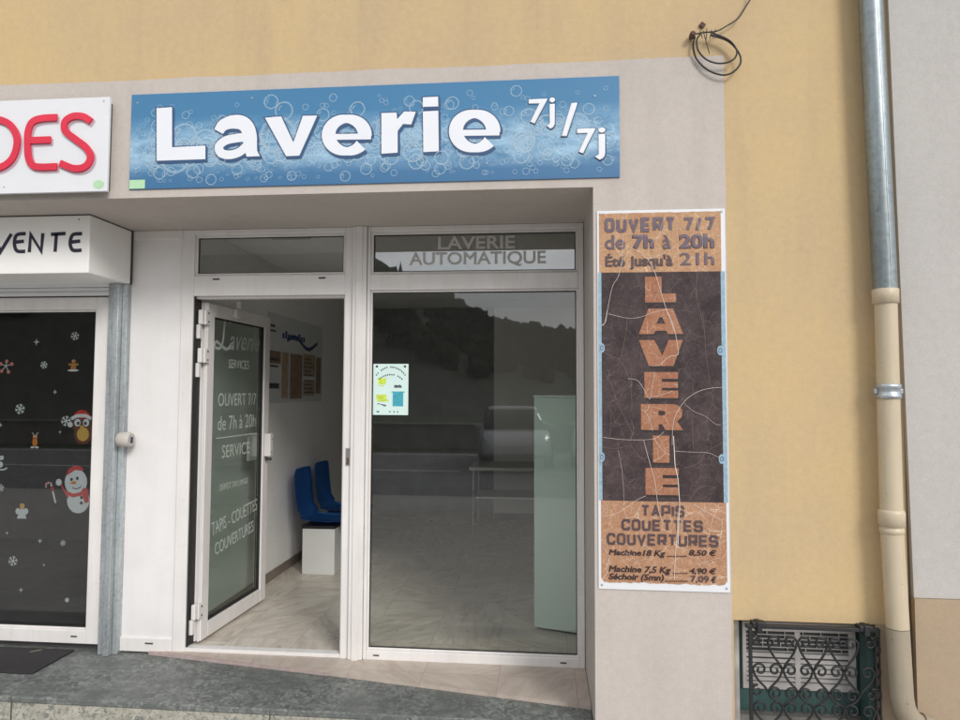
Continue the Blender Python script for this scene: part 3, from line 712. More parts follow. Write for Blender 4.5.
for p in ((4, 187), (104, 101)): c = at(*p, -.06); MB().ell(c.x, c.z, .004, .004, -.062, -.0602, 10).build('fixing', M['galv'], SO)

# the blue laundry sign
SB = thing('laundry_sign', 'long blue laundry sign with bubbles and big white Laverie lettering', 'sign', (-.9, -.006, 2.60))
BX0, BX1, BZ0, BZ1 = -2.136, .374, 2.602, 3.104
bd = MB().box(BX0, BX1, -.014, -.0065, BZ0, BZ1, .001).build('board', M['bluesign'], SB)
rg = MB(); rnd = random.Random(21)
for k in range(760):
    x = rnd.uniform(BX0+.03, BX1-.03); z = BZ0+min(.46, max(.04, rnd.gauss(.19, .085))); r = rnd.choice((.006, .008, .010, .012, .014, .018, .024, .032))*rnd.uniform(.8, 1.2)
    if rnd.random() < .07: r *= 2.4; z = BZ0+rnd.uniform(.15, .30)
    if z+r > BZ1-.008 or z-r < BZ0+.008 or x+r > BX1-.01: continue
    if rnd.random() < .04: z = min(BZ1-.03-r, BZ0+rnd.uniform(.36, .45))
    y = -.01455-.000003*k; n = 18; a0 = rnd.uniform(0, 6.28)
    rg.strip([Vector((x+r*math.cos(a0+2*PI*i/n), z+r*math.sin(a0+2*PI*i/n))) for i in range(n)], r*.17+.0010, y, .000002, True)
    if r > .018: rg.strip([Vector((x+r*.62*math.cos(2.0+i*.22), z+r*.62*math.sin(2.0+i*.22))) for i in range(6)], r*.10+.001, y, .000002)
rg.build('bubble_print', M['ring'], SB)
LT = [('L', 156.6, 205, 108, 160.5), ('a', 212, 259.6, 117, 158.5), ('v', 265, 317, 115.5, 156), ('e', 322, 371.5, 113, 155.5), ('r', 381, 415.5, 111, 153), ('i', 423.2, 438.6, 96, 152), ('e', 449, 500, 108.5, 151.5),
      ('7', 528.5, 547.5, 99, 123.5), ('j', 546.5, 555, 97.5, 129), ('/', 561, 577.5, 103, 136), ('7', 577, 595.5, 128.5, 153.5), ('j', 594.5, 605.5, 127.5, 160)]
wl_, sl_ = MB(), MB()
def arc(cx, cy, rx, ry, a0, a1, n=26): return [(cx+rx*math.cos(math.radians(a0+(a1-a0)*i/n)), cy-ry*math.sin(math.radians(a0+(a1-a0)*i/n))) for i in range(n+1)]
ZA, ZB = (120, 60), (370, 60)
def wave_w(n, f): return [f(i/(n-1)) for i in range(n)]
def letter_e(o, cx, cy, rx, ry):
    A = arc(cx, cy, rx-25, ry-19, -4, 322, 40); wv = [1.0*(.0135*(30+22*abs(math.cos(math.radians(-4+326*i/40))))*.1) for i in range(41)]
    return [(o, 'S', A, wv), (o, 'S', [(cx-rx+30, cy+7), (cx+rx-2, cy+5)], [.030, .030])]
GLY = [(ZA, 'P', [(135, 178), (192, 174), (192, 322), (315, 316), (315, 366), (135, 372)], 0),
       (ZA, 'S', spline([Vector(p) for p in ((364, 264), (380, 241), (412, 229), (448, 231), (470, 250), (479, 280), (480, 300))], 4), [.053+.020*min(1, j/10) for j in range(25)]),
       (ZA, 'P', [(453, 285), (505, 285), (506, 334), (516, 355), (468, 357), (456, 325)], 0), (ZA, 'S', spline([Vector(p) for p in ((472, 283), (432, 288), (390, 297), (366, 318), (372, 342), (402, 350), (440, 340), (468, 316))], 4), [.045]*29),
       (ZA, 'P', [(535, 213), (595, 208), (640, 304), (675, 206), (728, 205), (662, 353), (613, 355)], 0)]
GLY += letter_e(ZA, 837, 277, 92, 79)
GLY += [(ZB, 'P', [(42, 196), (98, 194), (100, 219), (126, 190), (169, 191), (152, 238), (122, 236), (102, 262), (102, 342), (42, 346)], 0),
        (ZB, 'P', [(195, 190), (252, 187), (254, 337), (197, 340)], 0), (ZB, 'P', [(195, 138), (251, 135), (252, 171), (195, 173)], 0)]
GLY += letter_e(ZB, 386, 262, 94, 82)
for i, (o, k_, pts, wv) in enumerate(GLY):
    def W(p, y, d=(0, 0)): v = at(o[0]+(p[0]+d[0])/3.692, o[1]+(p[1]+d[1])/3.692, y); return Vector((v.x, v.z))
    if wv is None: wv = [.052+.024*min(1, j/14) for j in range(len(pts))]
    for mb_, y, d, ex in ((wl_, -.0185, (0, 0), 0), (sl_, -.0172, (5, 8), .010), (sl_, -.0165, (0, 0), .012)):
        q = [W(p, y, d) for p in pts]
        if k_ == 'P':
            if ex: mb_.prism(q, y+.0003*(i % 3), y+.0008+.0003*(i % 3)); mb_.strip(q, ex, y+.00015+.0003*(i % 3), .0004, True)
            else: mb_.prism(q, y, y+.0006)
        else: mb_.strip(q, [w__+ex for w__ in wv], y+.0002*(i % 4), .0006)
wd2 = MB()
for ch, a0, a1, b0, b1 in LT[7:]:
    text_px(wd2, ch, a0, a1, b0, b1, -.0185, th=.0008, bold=.022)
    text_px(sl_, ch, a0-.5, a1+1.2, b0-.5, b1+1.2, -.0172, th=.0006, bold=.03)
wl_.build('letters', M['white_print'], SB); wd2.build('day_lettering', M['white_print'], SB); sl_.build('letter_shadow_print', M['navy_print'], SB)
MB().box(BX0+.003, at(145, 180, -.015).x, -.0158, -.0143, BZ0+.003, BZ0+.049).build('green_sticker', M['green_tag'], SB)
for p in ((137.5, 103), (136, 173), (252, 98), (487, 163), (595, 96)): c = at(*p, -.015); MB().ell(c.x, c.z, .0045, .0045, -.0165, -.0142, 10).build('fixing', M['galv'], SB)

# the tall price sign
SP = thing('price_sign', 'tall weathered brown and orange price sign with vertical LAVERIE letters and white border', 'sign', (.56, -.006, .634))
PX0, PX1, PZ0, PZ1 = .263, .866, .634, 2.438; YP = -.0125
MB().box(PX0, PX1, -.012, -.0065, PZ0, PZ1, .001).build('board', M['white_board'], SP)
zb1, zb2 = at(660, 272, YP).z, at(660, 501.5, YP).z
def ragged(x0, x1, z0, z1, amp, which):
    pts = []; n = 46
    for i in range(n+1): x = x0+(x1-x0)*i/n; pts.append((x, z0+(abs(mnoise.noise(Vector((x*22, 3, 1))))*amp+abs(mnoise.noise(Vector((x*70, 8, 1))))*amp*.5+(amp*1.6 if i in (0, n) else 0) if which == 'b' else 0)))
    for i in range(n+1):
        x = x1-(x1-x0)*i/n; t = 0
        if which == 't': t = abs(mnoise.noise(Vector((x*18, 6, 2))))*amp
        pts.append((x, z1-t))
    return pts
ob = MB().prism(ragged(PX0+.013, PX1-.013, PZ0+.030, zb2, .012, 'b'), YP-.0006, YP-.0002)
ob.build('orange_price_print', M['orange_print'], SP)
MB().prism(ragged(PX0+.010, PX1-.020, zb1, PZ1-.012, .008, 't'), YP-.0006, YP-.0002).build('orange_hours_print', M['orange_top'], SP)
MB().box(PX0+.004, PX1-.004, YP-.0004, YP-.0001, zb2, zb1).build('blue_edge_print', M['skyblue'], SP)
MB().box(PX0+.020, PX1-.024, YP-.0010, YP-.0006, zb2, zb1).build('brown_print', M['brown_print'], SP)
YI = YP-.0030
def glyph(ch, x0, x1, z0, z1, t):
    """block capitals of the column lettering, as polygons"""
    w_, h_ = x1-x0, z1-z0; X = lambda u: x0+u*w_; Z = lambda v: z0+v*h_
    if ch == 'L': return [[(X(0), Z(0)), (X(1), Z(0)), (X(1), Z(.34)), (X(.54), Z(.34)), (X(.54), Z(1)), (X(0), Z(1))]]
    if ch == 'I': return [[(X(0), Z(0)), (X(1), Z(0)), (X(1), Z(1)), (X(0), Z(1))]]
    if ch == 'V': return [[(X(.22), Z(0)), (X(.78), Z(0)), (X(1), Z(1)), (X(.68), Z(1)), (X(.53), Z(.42)), (X(.35), Z(1)), (X(0), Z(1))]]
    if ch == 'A': return [[(X(0), Z(0)), (X(.34), Z(0)), (X(.38), Z(.13)), (X(.5), Z(.13)), (X(.5), Z(.40)), (X(.40), Z(.40)), (X(.47), Z(.66)), (X(.5), Z(.66)), (X(.5), Z(1)), (X(.22), Z(1))],
                         [(X(.5), Z(.13)), (X(.62), Z(.13)), (X(.66), Z(0)), (X(1), Z(0)), (X(.78), Z(1)), (X(.5), Z(1)), (X(.5), Z(.66)), (X(.53), Z(.66)), (X(.60), Z(.40)), (X(.5), Z(.40))]]
    if ch == 'E': return [[(X(0), Z(0)), (X(1), Z(0)), (X(1), Z(.29)), (X(.52), Z(.29)), (X(.52), Z(.39)), (X(1), Z(.39)), (X(1), Z(.62)), (X(.52), Z(.62)), (X(.52), Z(.74)), (X(1), Z(.74)), (X(1), Z(1)), (X(0), Z(1))]]
    if ch == 'R': return [[(X(0), Z(0)), (X(.42), Z(0)), (X(.42), Z(.22)), (X(.5), Z(.22)), (X(.5), Z(.56)), (X(.42), Z(.56)), (X(.42), Z(.74)), (X(.5), Z(.74)), (X(.5), Z(1)), (X(0), Z(1))],
                         [(X(.5), Z(.22)), (X(.58), Z(0)), (X(1), Z(0)), (X(.86), Z(.34)), (X(.97), Z(.50)), (X(.99), Z(.76)), (X(.90), Z(.94)), (X(.78), Z(1)), (X(.5), Z(1)), (X(.5), Z(.74)), (X(.57), Z(.72)), (X(.57), Z(.58)), (X(.5), Z(.56))]]
vl, vs_ = MB(), MB()
for ch, a0, a1, b0, b1 in (('L', 645, 676, 276.5, 302.3), ('A', 638.7, 683, 308.5, 334), ('V', 639, 683, 340, 366), ('E', 644.4, 678, 372, 398), ('R', 641, 683, 404, 430), ('I', 653, 669.5, 435.6, 462.7), ('E', 645.5, 678.7, 468, 495)):
    m_ = (b0+b1)/2; x0, x1 = at(a0, m_, YI).x, at(a1, m_, YI).x; z0, z1 = at((a0+a1)/2, b1, YI).z, at((a0+a1)/2, b0, YI).z
    for poly in glyph(ch, x0, x1, z0, z1, 0):
        vl.prism(poly, YI, YI+.0006)
        vs_.prism([(x+.006, z-.010) for x, z in poly], YI+.0012, YI+.0016)
        vs_.prism([(x+.003, z-.005) for x, z in poly], YI+.0008, YI+.0011)
vl.build('column_letters', M['orange_letter'], SP); vs_.build('letter_shadow_print', M['drop_ink'], SP)
# squared capitals drawn with strokes
def rr(x0, z0, x1, z1, c): return [(x0+c, z0), (x1-c, z0), (x1-c*.3, z0+c*.3), (x1, z0+c), (x1, z1-c), (x1-c*.3, z1-c*.3), (x1-c, z1), (x0+c, z1), (x0+c*.3, z1-c*.3), (x0, z1-c), (x0, z0+c), (x0+c*.3, z0+c*.3)]
CC = .22
SQ = {'O': [(rr(0, 0, 1, 1, CC), 1)], 'U': [([(0, 1), (0, CC), (CC*.3, CC*.3), (CC, 0), (1-CC, 0), (1-CC*.3, CC*.3), (1, CC), (1, 1)], 0)],
      'V': [([(0, 1), (.5, 0), (1, 1)], 0)], 'E': [([(1, 1), (0, 1), (0, 0), (1, 0)], 0), ([(0, .5), (.92, .5)], 0)],
      'R': [([(0, 0), (0, 1), (1, 1), (1, .40), (.27, .40)], 0), ([(.60, .40), (1, 0)], 0)],
      'T': [([(0, 1), (1, 1)], 0), ([(.5, 1), (.5, 0)], 0)], 'C': [([(1, .70), (1, 1-CC), (1-CC*.4, 1), (CC, 1), (0, 1-CC), (0, CC), (CC, 0), (1-CC*.4, 0), (1, CC), (1, .30)], 0)],
      'S': [([(1, .74), (1, 1-CC*.6), (1-CC*.6, 1), (CC*.6, 1), (0, 1-CC*.6), (0, .62), (CC*.6, .5), (1-CC*.6, .5), (1, .38), (1, CC*.6), (1-CC*.6, 0), (CC*.6, 0), (0, CC*.6), (0, .26)], 0)],
      'P': [([(0, 0), (0, 1), (1, 1), (1, .36), (.3, .36)], 0)], 'A': [([(0, 0), (.5, 1), (1, 0)], 0), ([(.22, .30), (.78, .30)], 0)], 'I': [([(.5, 0), (.5, 1)], 0)],
      '7': [([(0, 1), (1, 1), (.45, 0)], 0)], '/': [([(-.5, -.05), (1.5, 1.05)], 0)]}
def square(mb, s, a0, a1, b0, b1, wd, y=YI, gap=.16):
    m_ = (b0+b1)/2; x0, x1 = at(a0, m_, y).x, at(a1, m_, y).x; z0, z1 = at((a0+a1)/2, b1, y).z, at((a0+a1)/2, b0, y).z
    ws = [.25 if c == 'I' else (.45 if c in ' /' else 1) for c in s]; tot = sum(ws)+gap*(len(s)-1); u = (x1-x0)/tot; x = x0; k = 0
    for c, w_ in zip(s, ws):
        for pts, cl in SQ.get(c, []):
            hw = wd/2
            q = [Vector((x+hw+p[0]*(u*w_-wd) if c != 'I' else x+u*w_/2, z0+hw+p[1]*(z1-z0-wd))) for p in pts]
            mb.strip(q, wd, y-.0002*(k % 4), .0005, bool(cl)); k += 1
        x += u*(w_+gap)
LV, LB, LD = Lines(), Lines(), Lines()
square(LV.new(), 'OUVERT', 604.4, 675.5, 217.5, 232, .0165); square(LV.new(), '7/7', 682.5, 714.5, 217, 231, .0145, gap=.3)
text_px(LV.new(), 'de', 605, 625, 235, 249.5, YI, bold=.02); text_px(LV.new(), '7h', 632, 654, 234.8, 249, YI, bold=.05); text_px(LV.new(), 'à', 662.5, 671, 234.8, 249, YI, bold=.02); text_px(LV.new(), '20h', 679, 714.3, 233.8, 248.5, YI, bold=.045)
text_px(LB.new(), 'Été', 605.3, 625, 253.5, 266.7, YI, bold=.035); text_px(LB.new(), "jusqu'à", 630, 673, 254.5, 269.5, YI, bold=.035); text_px(LV.new(), '21h', 680, 714.3, 252.5, 265, YI, bold=.015)
square(LB.new(), 'TAPIS', 641, 684.5, 505.3, 517, .0108); square(LB.new(), 'COUETTES', 621.5, 703, 519.8, 531.3, .0112); square(LB.new(), 'COUVERTURES', 606.8, 718.4, 534.2, 546, .0112)
text_px(LD.new(), 'Machine18 Kg', 608.6, 665.5, 549.8, 557.5, YI, bold=.03, shear=.2); text_px(LD.new(), '8,50 €', 689, 716.5, 549.8, 556.8, YI, bold=.028, shear=.2)
text_px(LD.new(), 'Machine 7,5 Kg', 608.6, 671, 566.2, 574.5, YI, bold=.03, shear=.2); text_px(LD.new(), '4,90 €', 689.5, 716.5, 568, 575, YI, bold=.028, shear=.2)
text_px(LD.new(), 'Séchoir (5mn)', 608.6, 664, 573.8, 582, YI, bold=.03, shear=.2); text_px(LB.new(), '7,09', 690.5, 709, 575.8, 583.5, YI, bold=.02); text_px(LD.new(), '€', 711, 716.5, 576.5, 583, YI, bold=.028, shear=.2)
for y_, a0, a1 in ((556.4, 667, 687), (573.4, 672.5, 688), (581.3, 665, 688)):
    n = int((a1-a0)/2.0); di = LD.new()
    for i in range(n): c = at(a0+(i+.5)*(a1-a0)/n, y_, YI); di.box(c.x-.0028, c.x+.0028, YI, YI+.0005, c.z-.0028, c.z+.0028)
LV.build('hours_lettering', M['violet_ink'], SP); LB.build('service_lettering', M['brown_ink'], SP); LD.build('price_lettering', M['dark_ink'], SP)
# peeling cracks traced along the print
pc, fc = MB(), MB()
Zm = {'a': ((580, 200), 5.62), 'b': ((580, 310), 5.62), 'c': ((580, 420), 5.62), 'd': ((580, 490), 5.62)}
W1 = [('a', [(400, 360), (425, 420), (450, 500), (480, 600), (510, 680), (530, 740)], 1.3), ('b', [(485, 0), (515, 60), (535, 130), (548, 200), (550, 250), (500, 262), (455, 305)], 1.2), ('a', [(255, 255), (330, 290), (380, 330), (450, 310), (480, 295)], 1.0),
      ('a', [(380, 330), (395, 355), (410, 375)], 1.0), ('a', [(245, 190), (238, 270), (235, 340), (215, 430), (185, 480), (165, 560), (150, 650), (140, 690), (115, 705)], 1.0), ('a', [(290, 270), (250, 330), (225, 390)], .6), ('a', [(660, 80), (665, 150), (690, 220), (685, 290)], .7),
      ('a', [(540, 150), (552, 220), (546, 300), (560, 380)], .25), ('a', [(600, 205), (660, 196), (720, 204), (790, 203)], .3), ('a', [(380, 335), (390, 260), (440, 200), (465, 120)], .5), ('a', [(480, 615), (420, 630), (370, 648), (330, 660), (270, 665), (160, 640)], .8),
      ('b', [(115, 90), (138, 75), (152, 0)], .9), ('b', [(420, 350), (405, 430), (395, 490), (385, 495), (350, 430), (320, 395), (270, 385)], .9), ('b', [(395, 488), (450, 480), (520, 455)], .9), ('b', [(390, 530), (380, 560), (365, 570), (390, 610), (408, 680)], .9), ('b', [(365, 570), (345, 558)], .7),
      ('b', [(800, 435), (730, 440), (660, 460), (600, 500), (560, 550), (530, 610), (520, 680), (518, 760)], 1.0), ('b', [(585, 525), (640, 570), (700, 595), (760, 640), (790, 645)], .5),
      ('c', [(130, 97), (220, 108), (320, 112), (415, 105), (470, 68)], .8), ('c', [(415, 100), (440, 140), (480, 185), (505, 195)], .9), ('c', [(358, 115), (375, 180), (400, 270), (420, 340), (430, 420), (445, 520), (460, 560)], 1.1), ('c', [(525, 90), (530, 180), (535, 260), (550, 330), (555, 400), (560, 480), (555, 560), (550, 700)], 2.6),
      ('c', [(530, 175), (620, 180), (720, 185), (790, 215)], .6), ('c', [(125, 540), (190, 530), (250, 500), (310, 455), (370, 425)], .9), ('c', [(215, 170), (235, 280), (245, 400), (248, 500)], .4), ('c', [(640, 475), (700, 510), (780, 555), (800, 560)], .9), ('d', [(550, 120), (545, 250), (535, 380), (530, 500)], 1.6),
      ('d', [(600, 370), (660, 385), (690, 410), (730, 395), (790, 380)], .6), ('d', [(250, 350), (290, 370), (325, 415)], .6), ('d', [(130, 320), (155, 355), (165, 380), (140, 450)], .7), ('d', [(800, 160), (795, 230), (785, 290), (788, 340)], .6)]
W2 = [('b', [(265, 50), (258, 130), (240, 220), (225, 275), (180, 260), (130, 235)], .6), ('b', [(215, 270), (260, 340), (285, 430), (292, 540), (280, 570)], .6), ('b', [(130, 345), (180, 430), (220, 540), (270, 640), (300, 705)], .6), ('b', [(690, 0), (700, 120), (710, 260), (730, 410)], .5), ('a', [(665, 370), (655, 480), (660, 570), (680, 640), (692, 720)], .7),
      ('c', [(290, 0), (300, 60), (285, 130), (320, 190), (380, 240)], .5), ('c', [(130, 155), (210, 160), (280, 140)], .5), ('c', [(630, 0), (635, 80), (640, 165)], .5), ('c', [(800, 130), (740, 160), (700, 190), (670, 240), (590, 270)], .5), ('c', [(620, 450), (650, 400), (700, 370), (760, 380)], .5), ('c', [(740, 380), (735, 430), (720, 460)], .4), ('b', [(600, 100), (640, 140), (700, 150)], .4), ('b', [(170, 560), (175, 640), (165, 720)], .5)]
for i, (z_, pts, wd) in enumerate(W1): px_strip(pc, pts, YI, .0011*wd+.0003, Zm[z_][0], Zm[z_][1], True, .0003, dy=-.0012-.00004*i)
for i, (z_, pts, wd) in enumerate(W2): px_strip(fc, pts, YI, .0011*wd+.0004, Zm[z_][0], Zm[z_][1], True, .0003, dy=.0018-.00002*i)
pc.build('white_cracks', M['pale_crack'], SP); fc.build('faint_cracks', M['faint_crack'], SP)
for p in ((600.5, 348), (721.5, 350.5), (600.5, 457), (723, 459)):
    c = at(*p, YP); s_ = 1 if p[0] < 650 else -1
    cl = MB().ell(c.x+.006*s_, c.z, .014, .023, YP-.0022, YP-.0012, 16); cl.strip([Vector((c.x+.006*s_+.007*math.cos(k*PI/5), c.z+.010*math.sin(k*PI/5))) for k in range(10)], .003, YP-.0030, .0006, True, 1); cl.build('corner_ornament', [M['skyblue'], M['navy_print']], SP)
for x in (PX0+.016, PX1-.016):
    for z in (PZ0+.020, PZ1-.014): MB().lathe((x, YP-.003, z), [(.003, 0), (.005, .001), (.005, .003)], 'y', 10).build('screw', M['galv'], SP)

# ------------------------------------------------------------------ notices
NT = thing('price_notice', 'pale green paper notice with yellow and teal blocks taped inside the window', 'notice', (-.9, RD+.04, 1.42))
c0, c1 = at(374, 364, RD+.043), at(408.5, 415, RD+.043); YN = RD+.0300
nx0, nx1, nz0, nz1 = c0.x, c1.x, c1.z, c0.z
M['paper'] = plain('pale_green_paper', (.60, .76, .72), .7, var=.03); M['lime'] = plain('lime_ink', (.52, .66, .07), .7, var=.2, vscale=50); M['tealink'] = plain('teal_ink', (.05, .34, .43), .7, var=.2, vscale=40)
MB().box(nx0, nx1, YN-.0006, YN+.0006, nz0, nz1).build('sheet', M['paper'], NT)
def nbox(m, u0, u1, v0, v1): m.box(nx0+(nx1-nx0)*u0, nx0+(nx1-nx0)*u1, YN-.0012, YN-.0008, nz0+(nz1-nz0)*v0, nz0+(nz1-nz0)*v1)
for qs in (((.14, .36, .60, .70), (.12, .40, .70, .72)), ((.10, .38, .30, .40), (.12, .44, .26, .30)), ((.15, .30, .56, .58),)):
    m_ = MB()
    for q in qs: nbox(m_, *q)
    m_.build('lime_block', M['lime'], NT)
m_ = MB(); nbox(m_, .56, .86, .17, .44); nbox(m_, .52, .90, .44, .46); m_.build('teal_block', M['tealink'], NT)
m_ = MB(); rnd = random.Random(4)
for line, (n, rad, zc) in enumerate(((17, .55, .33), (12, .50, .29))):
    for i in range(n):
        if rnd.random() < .16: continue
        a = (i/(n-1)-.5)*(1.55 if line == 0 else 1.15)
        u = .5+math.sin(a)*.58; v = zc+math.cos(a)*rad+(.06 if line == 0 else 0)
        nbox(m_, u-.016, u+.016, v-.012-rnd.random()*.008, v+.014)
for u, v in ((.10, .95), (.90, .95)): nbox(m_, u-.03, u+.03, v-.02, v+.02)
for i in range(6): nbox(m_, .60+i*.036, .63+i*.036, .53+.006*rnd.random(), .575+.02*rnd.random())
for i in range(5): nbox(m_, .13+i*.05, .17+i*.05, .20-.01*i+.02*rnd.random(), .225-.006*i)
for u in (.12, .16, .48, .60, .70): nbox(m_, u-.015, u+.02, .05, .075)
m_.build('print', M['ink'], NT)

PO = thing('wall_poster', 'large laundry poster with blue heading and brown pictures on the inner wall', 'poster', (LW, 2.6, 1.46))
M['poster'] = plain('poster_paper', (.55, .57, .57), .5, var=.06); M['poster_blue'] = plain('poster_blue_ink', (.020, .04, .12), .5); M['poster_brown'] = plain('poster_brown_ink', (.24, .165, .115), .5, var=.3, vscale=14); M['poster_tan'] = plain('poster_tan_ink', (.36, .27, .185), .5, var=.2, vscale=14); M['poster_dark'] = plain('poster_dark_ink', (.06, .05, .05), .5)
py0, py1, pz0, pz1 = 2.0, 3.36, 1.462, 2.215
MB().box(LW+.0005, LW+.006, py0, py1, pz0, pz1).build('sheet', M['poster'], PO)
def pbox(m, u0, u1, v0, v1, k=0): m.box(LW+.0065+.0005*k, LW+.0069+.0005*k, py0+(py1-py0)*u0, py0+(py1-py0)*u1, pz0+(pz1-pz0)*v0, pz0+(pz1-pz0)*v1)
m_ = MB(); rnd = random.Random(9); u = .22
for i in range(9): pbox(m_, u, u+.035, .74, .74+rnd.choice((.06, .06, .09))); u += .046
wv = [(py0+(py1-py0)*(.30+.58*t), pz0+(pz1-pz0)*(.70+.06*math.sin(t*7))) for t in [i/16 for i in range(17)]]
for (a, b), (c, d) in zip(wv, wv[1:]): m_.prism([(a, b), (c, d), (c, d+.035), (a, b+.035)], LW+.0072, LW+.0076, axis='x')
m_.build('heading', M['poster_blue'], PO)
for q in ((.36, .58, .04, .58), (.02, .20, .44, .58), (.86, .97, .10, .58)): m_ = MB(); pbox(m_, *q); m_.build('brown_picture', M['poster_brown'], PO)
for q in ((.60, .84, .08, .26), (.60, .84, .32, .60), (.22, .33, .05, .58)): m_ = MB(); pbox(m_, *q); m_.build('tan_block', M['poster_tan'], PO)
m_ = MB()
for i in range(9): pbox(m_, .62, .82-.03*(i % 3), .11+.05*i+.02*(i > 3), .125+.05*i+.02*(i > 3), 1)
for q in ((.03, .17, .47, .50), (.03, .16, .40, .42), (.03, .18, .16, .22), (.02, .10, .84, .87), (.02, .12, .79, .81)): pbox(m_, *q, 1)
m_.build('small_print', M['poster_dark'], PO)

# ------------------------------------------------------------------ inside the laundry
BN = thing('waiting_bench', 'pair of blue plastic shell seats on one white laminate box', 'bench', (-1.95, 2.7, 0))
MB().box(-2.04, -1.757, 2.35, 3.05, .0, .385, .004).build('support_box', M['laminate'], BN)
def seat_shell(y0, y1):
    prof = [(-2.170, .880), (-2.165, .80), (-2.150, .65), (-2.130, .53), (-2.095, .462), (-2.03, .435), (-1.90, .425), (-1.78, .430), (-1.70, .428), (-1.672, .405)]
    pr_ = spline([Vector((p[0]+.025, p[1])) for p in prof], 4); m = MB(); n = 9; rows = []
    for i, p in enumerate(pr_):
        t = i/(len(pr_)-1); row = []; k = 1 if t > .12 else .80+.20*math.sqrt(max(0, 1-((.12-t)/.12)**2)); yc = (y0+y1)/2; hw = (y1-y0)/2*k
        if t > .92: hw *= 1-.15*((t-.92)/.08)
        for j in range(n):
            s_ = -1+2*j/(n-1); lift = .030*(abs(s_)**3)
            row.append(m.bm.verts.new((p.x+(lift if t < .45 else 0), yc+s_*hw, p.y+(lift*.9 if t >= .35 else 0))))
        rows.append(row)
    for A, Bq in zip(rows, rows[1:]):
        for j in range(n-1): m.bm.faces.new((A[j], A[j+1], Bq[j+1], Bq[j])).smooth = True
    fs_ = m.bm.faces[:]; r = bmesh.ops.solidify(m.bm, geom=fs_, thickness=.022)
    for f in m.bm.faces: f.smooth = True
    return m
for y0, y1 in ((2.33, 2.75), (2.84, 3.26)): seat_shell(y0, y1).build('seat_shell', M['blue_seat'], BN)
MB().box(-2.05, -1.76, 2.352, 3.10, .3855, .410, .002).build('seat_rail', M['black'], BN)

CB = thing('tall_cabinet', 'pale green panelled machine cabinet standing inside behind the right window', 'cabinet', (.2, 1.4, 0))
ca, cb_ = Vector((-.053, 1.222)), Vector((.60, 1.015)); cdv = (cb_-ca).normalized(); cn = Vector((-cdv.y, cdv.x)); wd_ = (cb_-ca).length
CM = Matrix(((cdv.x, cn.x, 0, ca.x), (cdv.y, cn.y, 0, ca.y), (0, 0, 1, 0), (0, 0, 0, 1)))
MB().box(0, wd_, 0, .60, .02, 1.525, .004).xform(CM).build('carcass', M['cabinet'], CB)
MB().box(.02, wd_-.02, .03, .57, 0, .0195).xform(CM).build('plinth', M['black'], CB)  # black base gives the shadow gap under the cabinet as dark colour
MB().box(-.004, wd_+.004, -.006, .606, 1.526, 1.540, .003).xform(CM).build('top_panel', M['cabinet'], CB)

TB = thing('folding_table', 'white topped table with thin steel legs and lower shelf by the back wall', 'table', (-.1, 4.4, 0))
MB().box(-.79, .62, 4.05, 4.75, .700, .735, .004).build('tabletop', M['laminate'], TB)
for x in (-.745, .58):
    for y in (4.09, 4.70): MB().tube([(x, y, 0), (x, y, .699)], .013, 10).build('leg', M['chrome'], TB)
MB().box(-.72, .55, 4.12, 4.68, .385, .403, .003).build('shelf', M['laminate'], TB)

M['tube_light'] = None
def emit(name, c, s):
    m, t, b = new_mat(name); b.inputs['Emission Color'].default_value = c4(c); b.inputs['Emission Strength'].default_value = s; b.inputs['Base Color'].default_value = (.6, .6, .6, 1); return m
M['tube_light'] = emit('lit_tube', (.95, 1, 1), 1.5)
EL = thing('exit_light', 'small flat emergency light fixed high above the doorway inside', 'light', (-1.55, .9, 2.5))
ec = at(288, 236, .86)
MB().box(ec.x-.13, ec.x+.13, .86, .93, ec.z-.010, ec.z+.030, .008).build('housing', M['louvre'], EL)
MB().box(ec.x-.012, ec.x+.018, .858, .8598, ec.z+.008, ec.z+.016).build('lamp', emit('lit_diode', (1, 1, 1), 1.2), EL)

DMT = MB().box(-3.9, -2.842, .318, .655, -.0295, -.018, .004).build('doormat', M['mat']); tag(DMT, 'black rubber doormat lying on the step below the left shop window', 'doormat')
ST = MB().box(-3.085, -3.025, .42, .425, -.0178, -.0172); tw = ST
tw.xform(Matrix.Translation((-3.055, .42, 0)) @ Matrix.Rotation(.75, 4, 'Z') @ Matrix.Translation((3.055, -.42, 0)) @ Matrix.Identity(4))
tw.xform(Matrix.Translation((.0, .19, 0)))
M['straw'] = plain('pale_scrap', (.42, .32, .22), .8); tag(tw.build('paper_scrap', M['straw']), 'pale brown scrap lying on the black doormat', 'litter')

# ------------------------------------------------------------------ christmas stickers on the left shop window
XM = {k: plain(k+'_sticker', c, .4, var=.03) for k, c in dict(snow=(.62, .67, .70), ginger=(.42, .19, .04), red=(.52, .03, .03), brown=(.15, .035, .022), orange=(.58, .20, .02), yellow=(.60, .38, .08), pink=(.55, .20, .18)).items()}
YS = RD+.0440; GRP = 'christmas stickers on the left shop window'
SCALE = dict(snowman_sticker=.76, bird_sticker=.80, gingerbread_sticker=.66, reindeer_sticker=.66, angel_sticker=.9, candy_cane_sticker=.8, penguin_sticker=.8, berry_sticker=.85)
def sticker(name, px, py, label, cat, build, mats, group=GRP):
    c = at(px, py, YS); m = MB(); build(m, c.x, c.z); k = SCALE.get(name, 1)
    for v in m.bm.verts: v.co.x = c.x+(v.co.x-c.x)*k; v.co.z = c.z+(v.co.z-c.z)*k
    o = m.build(name, [XM[k] if k in XM else M[k] for k in mats]); return tag(o, label, cat, group)
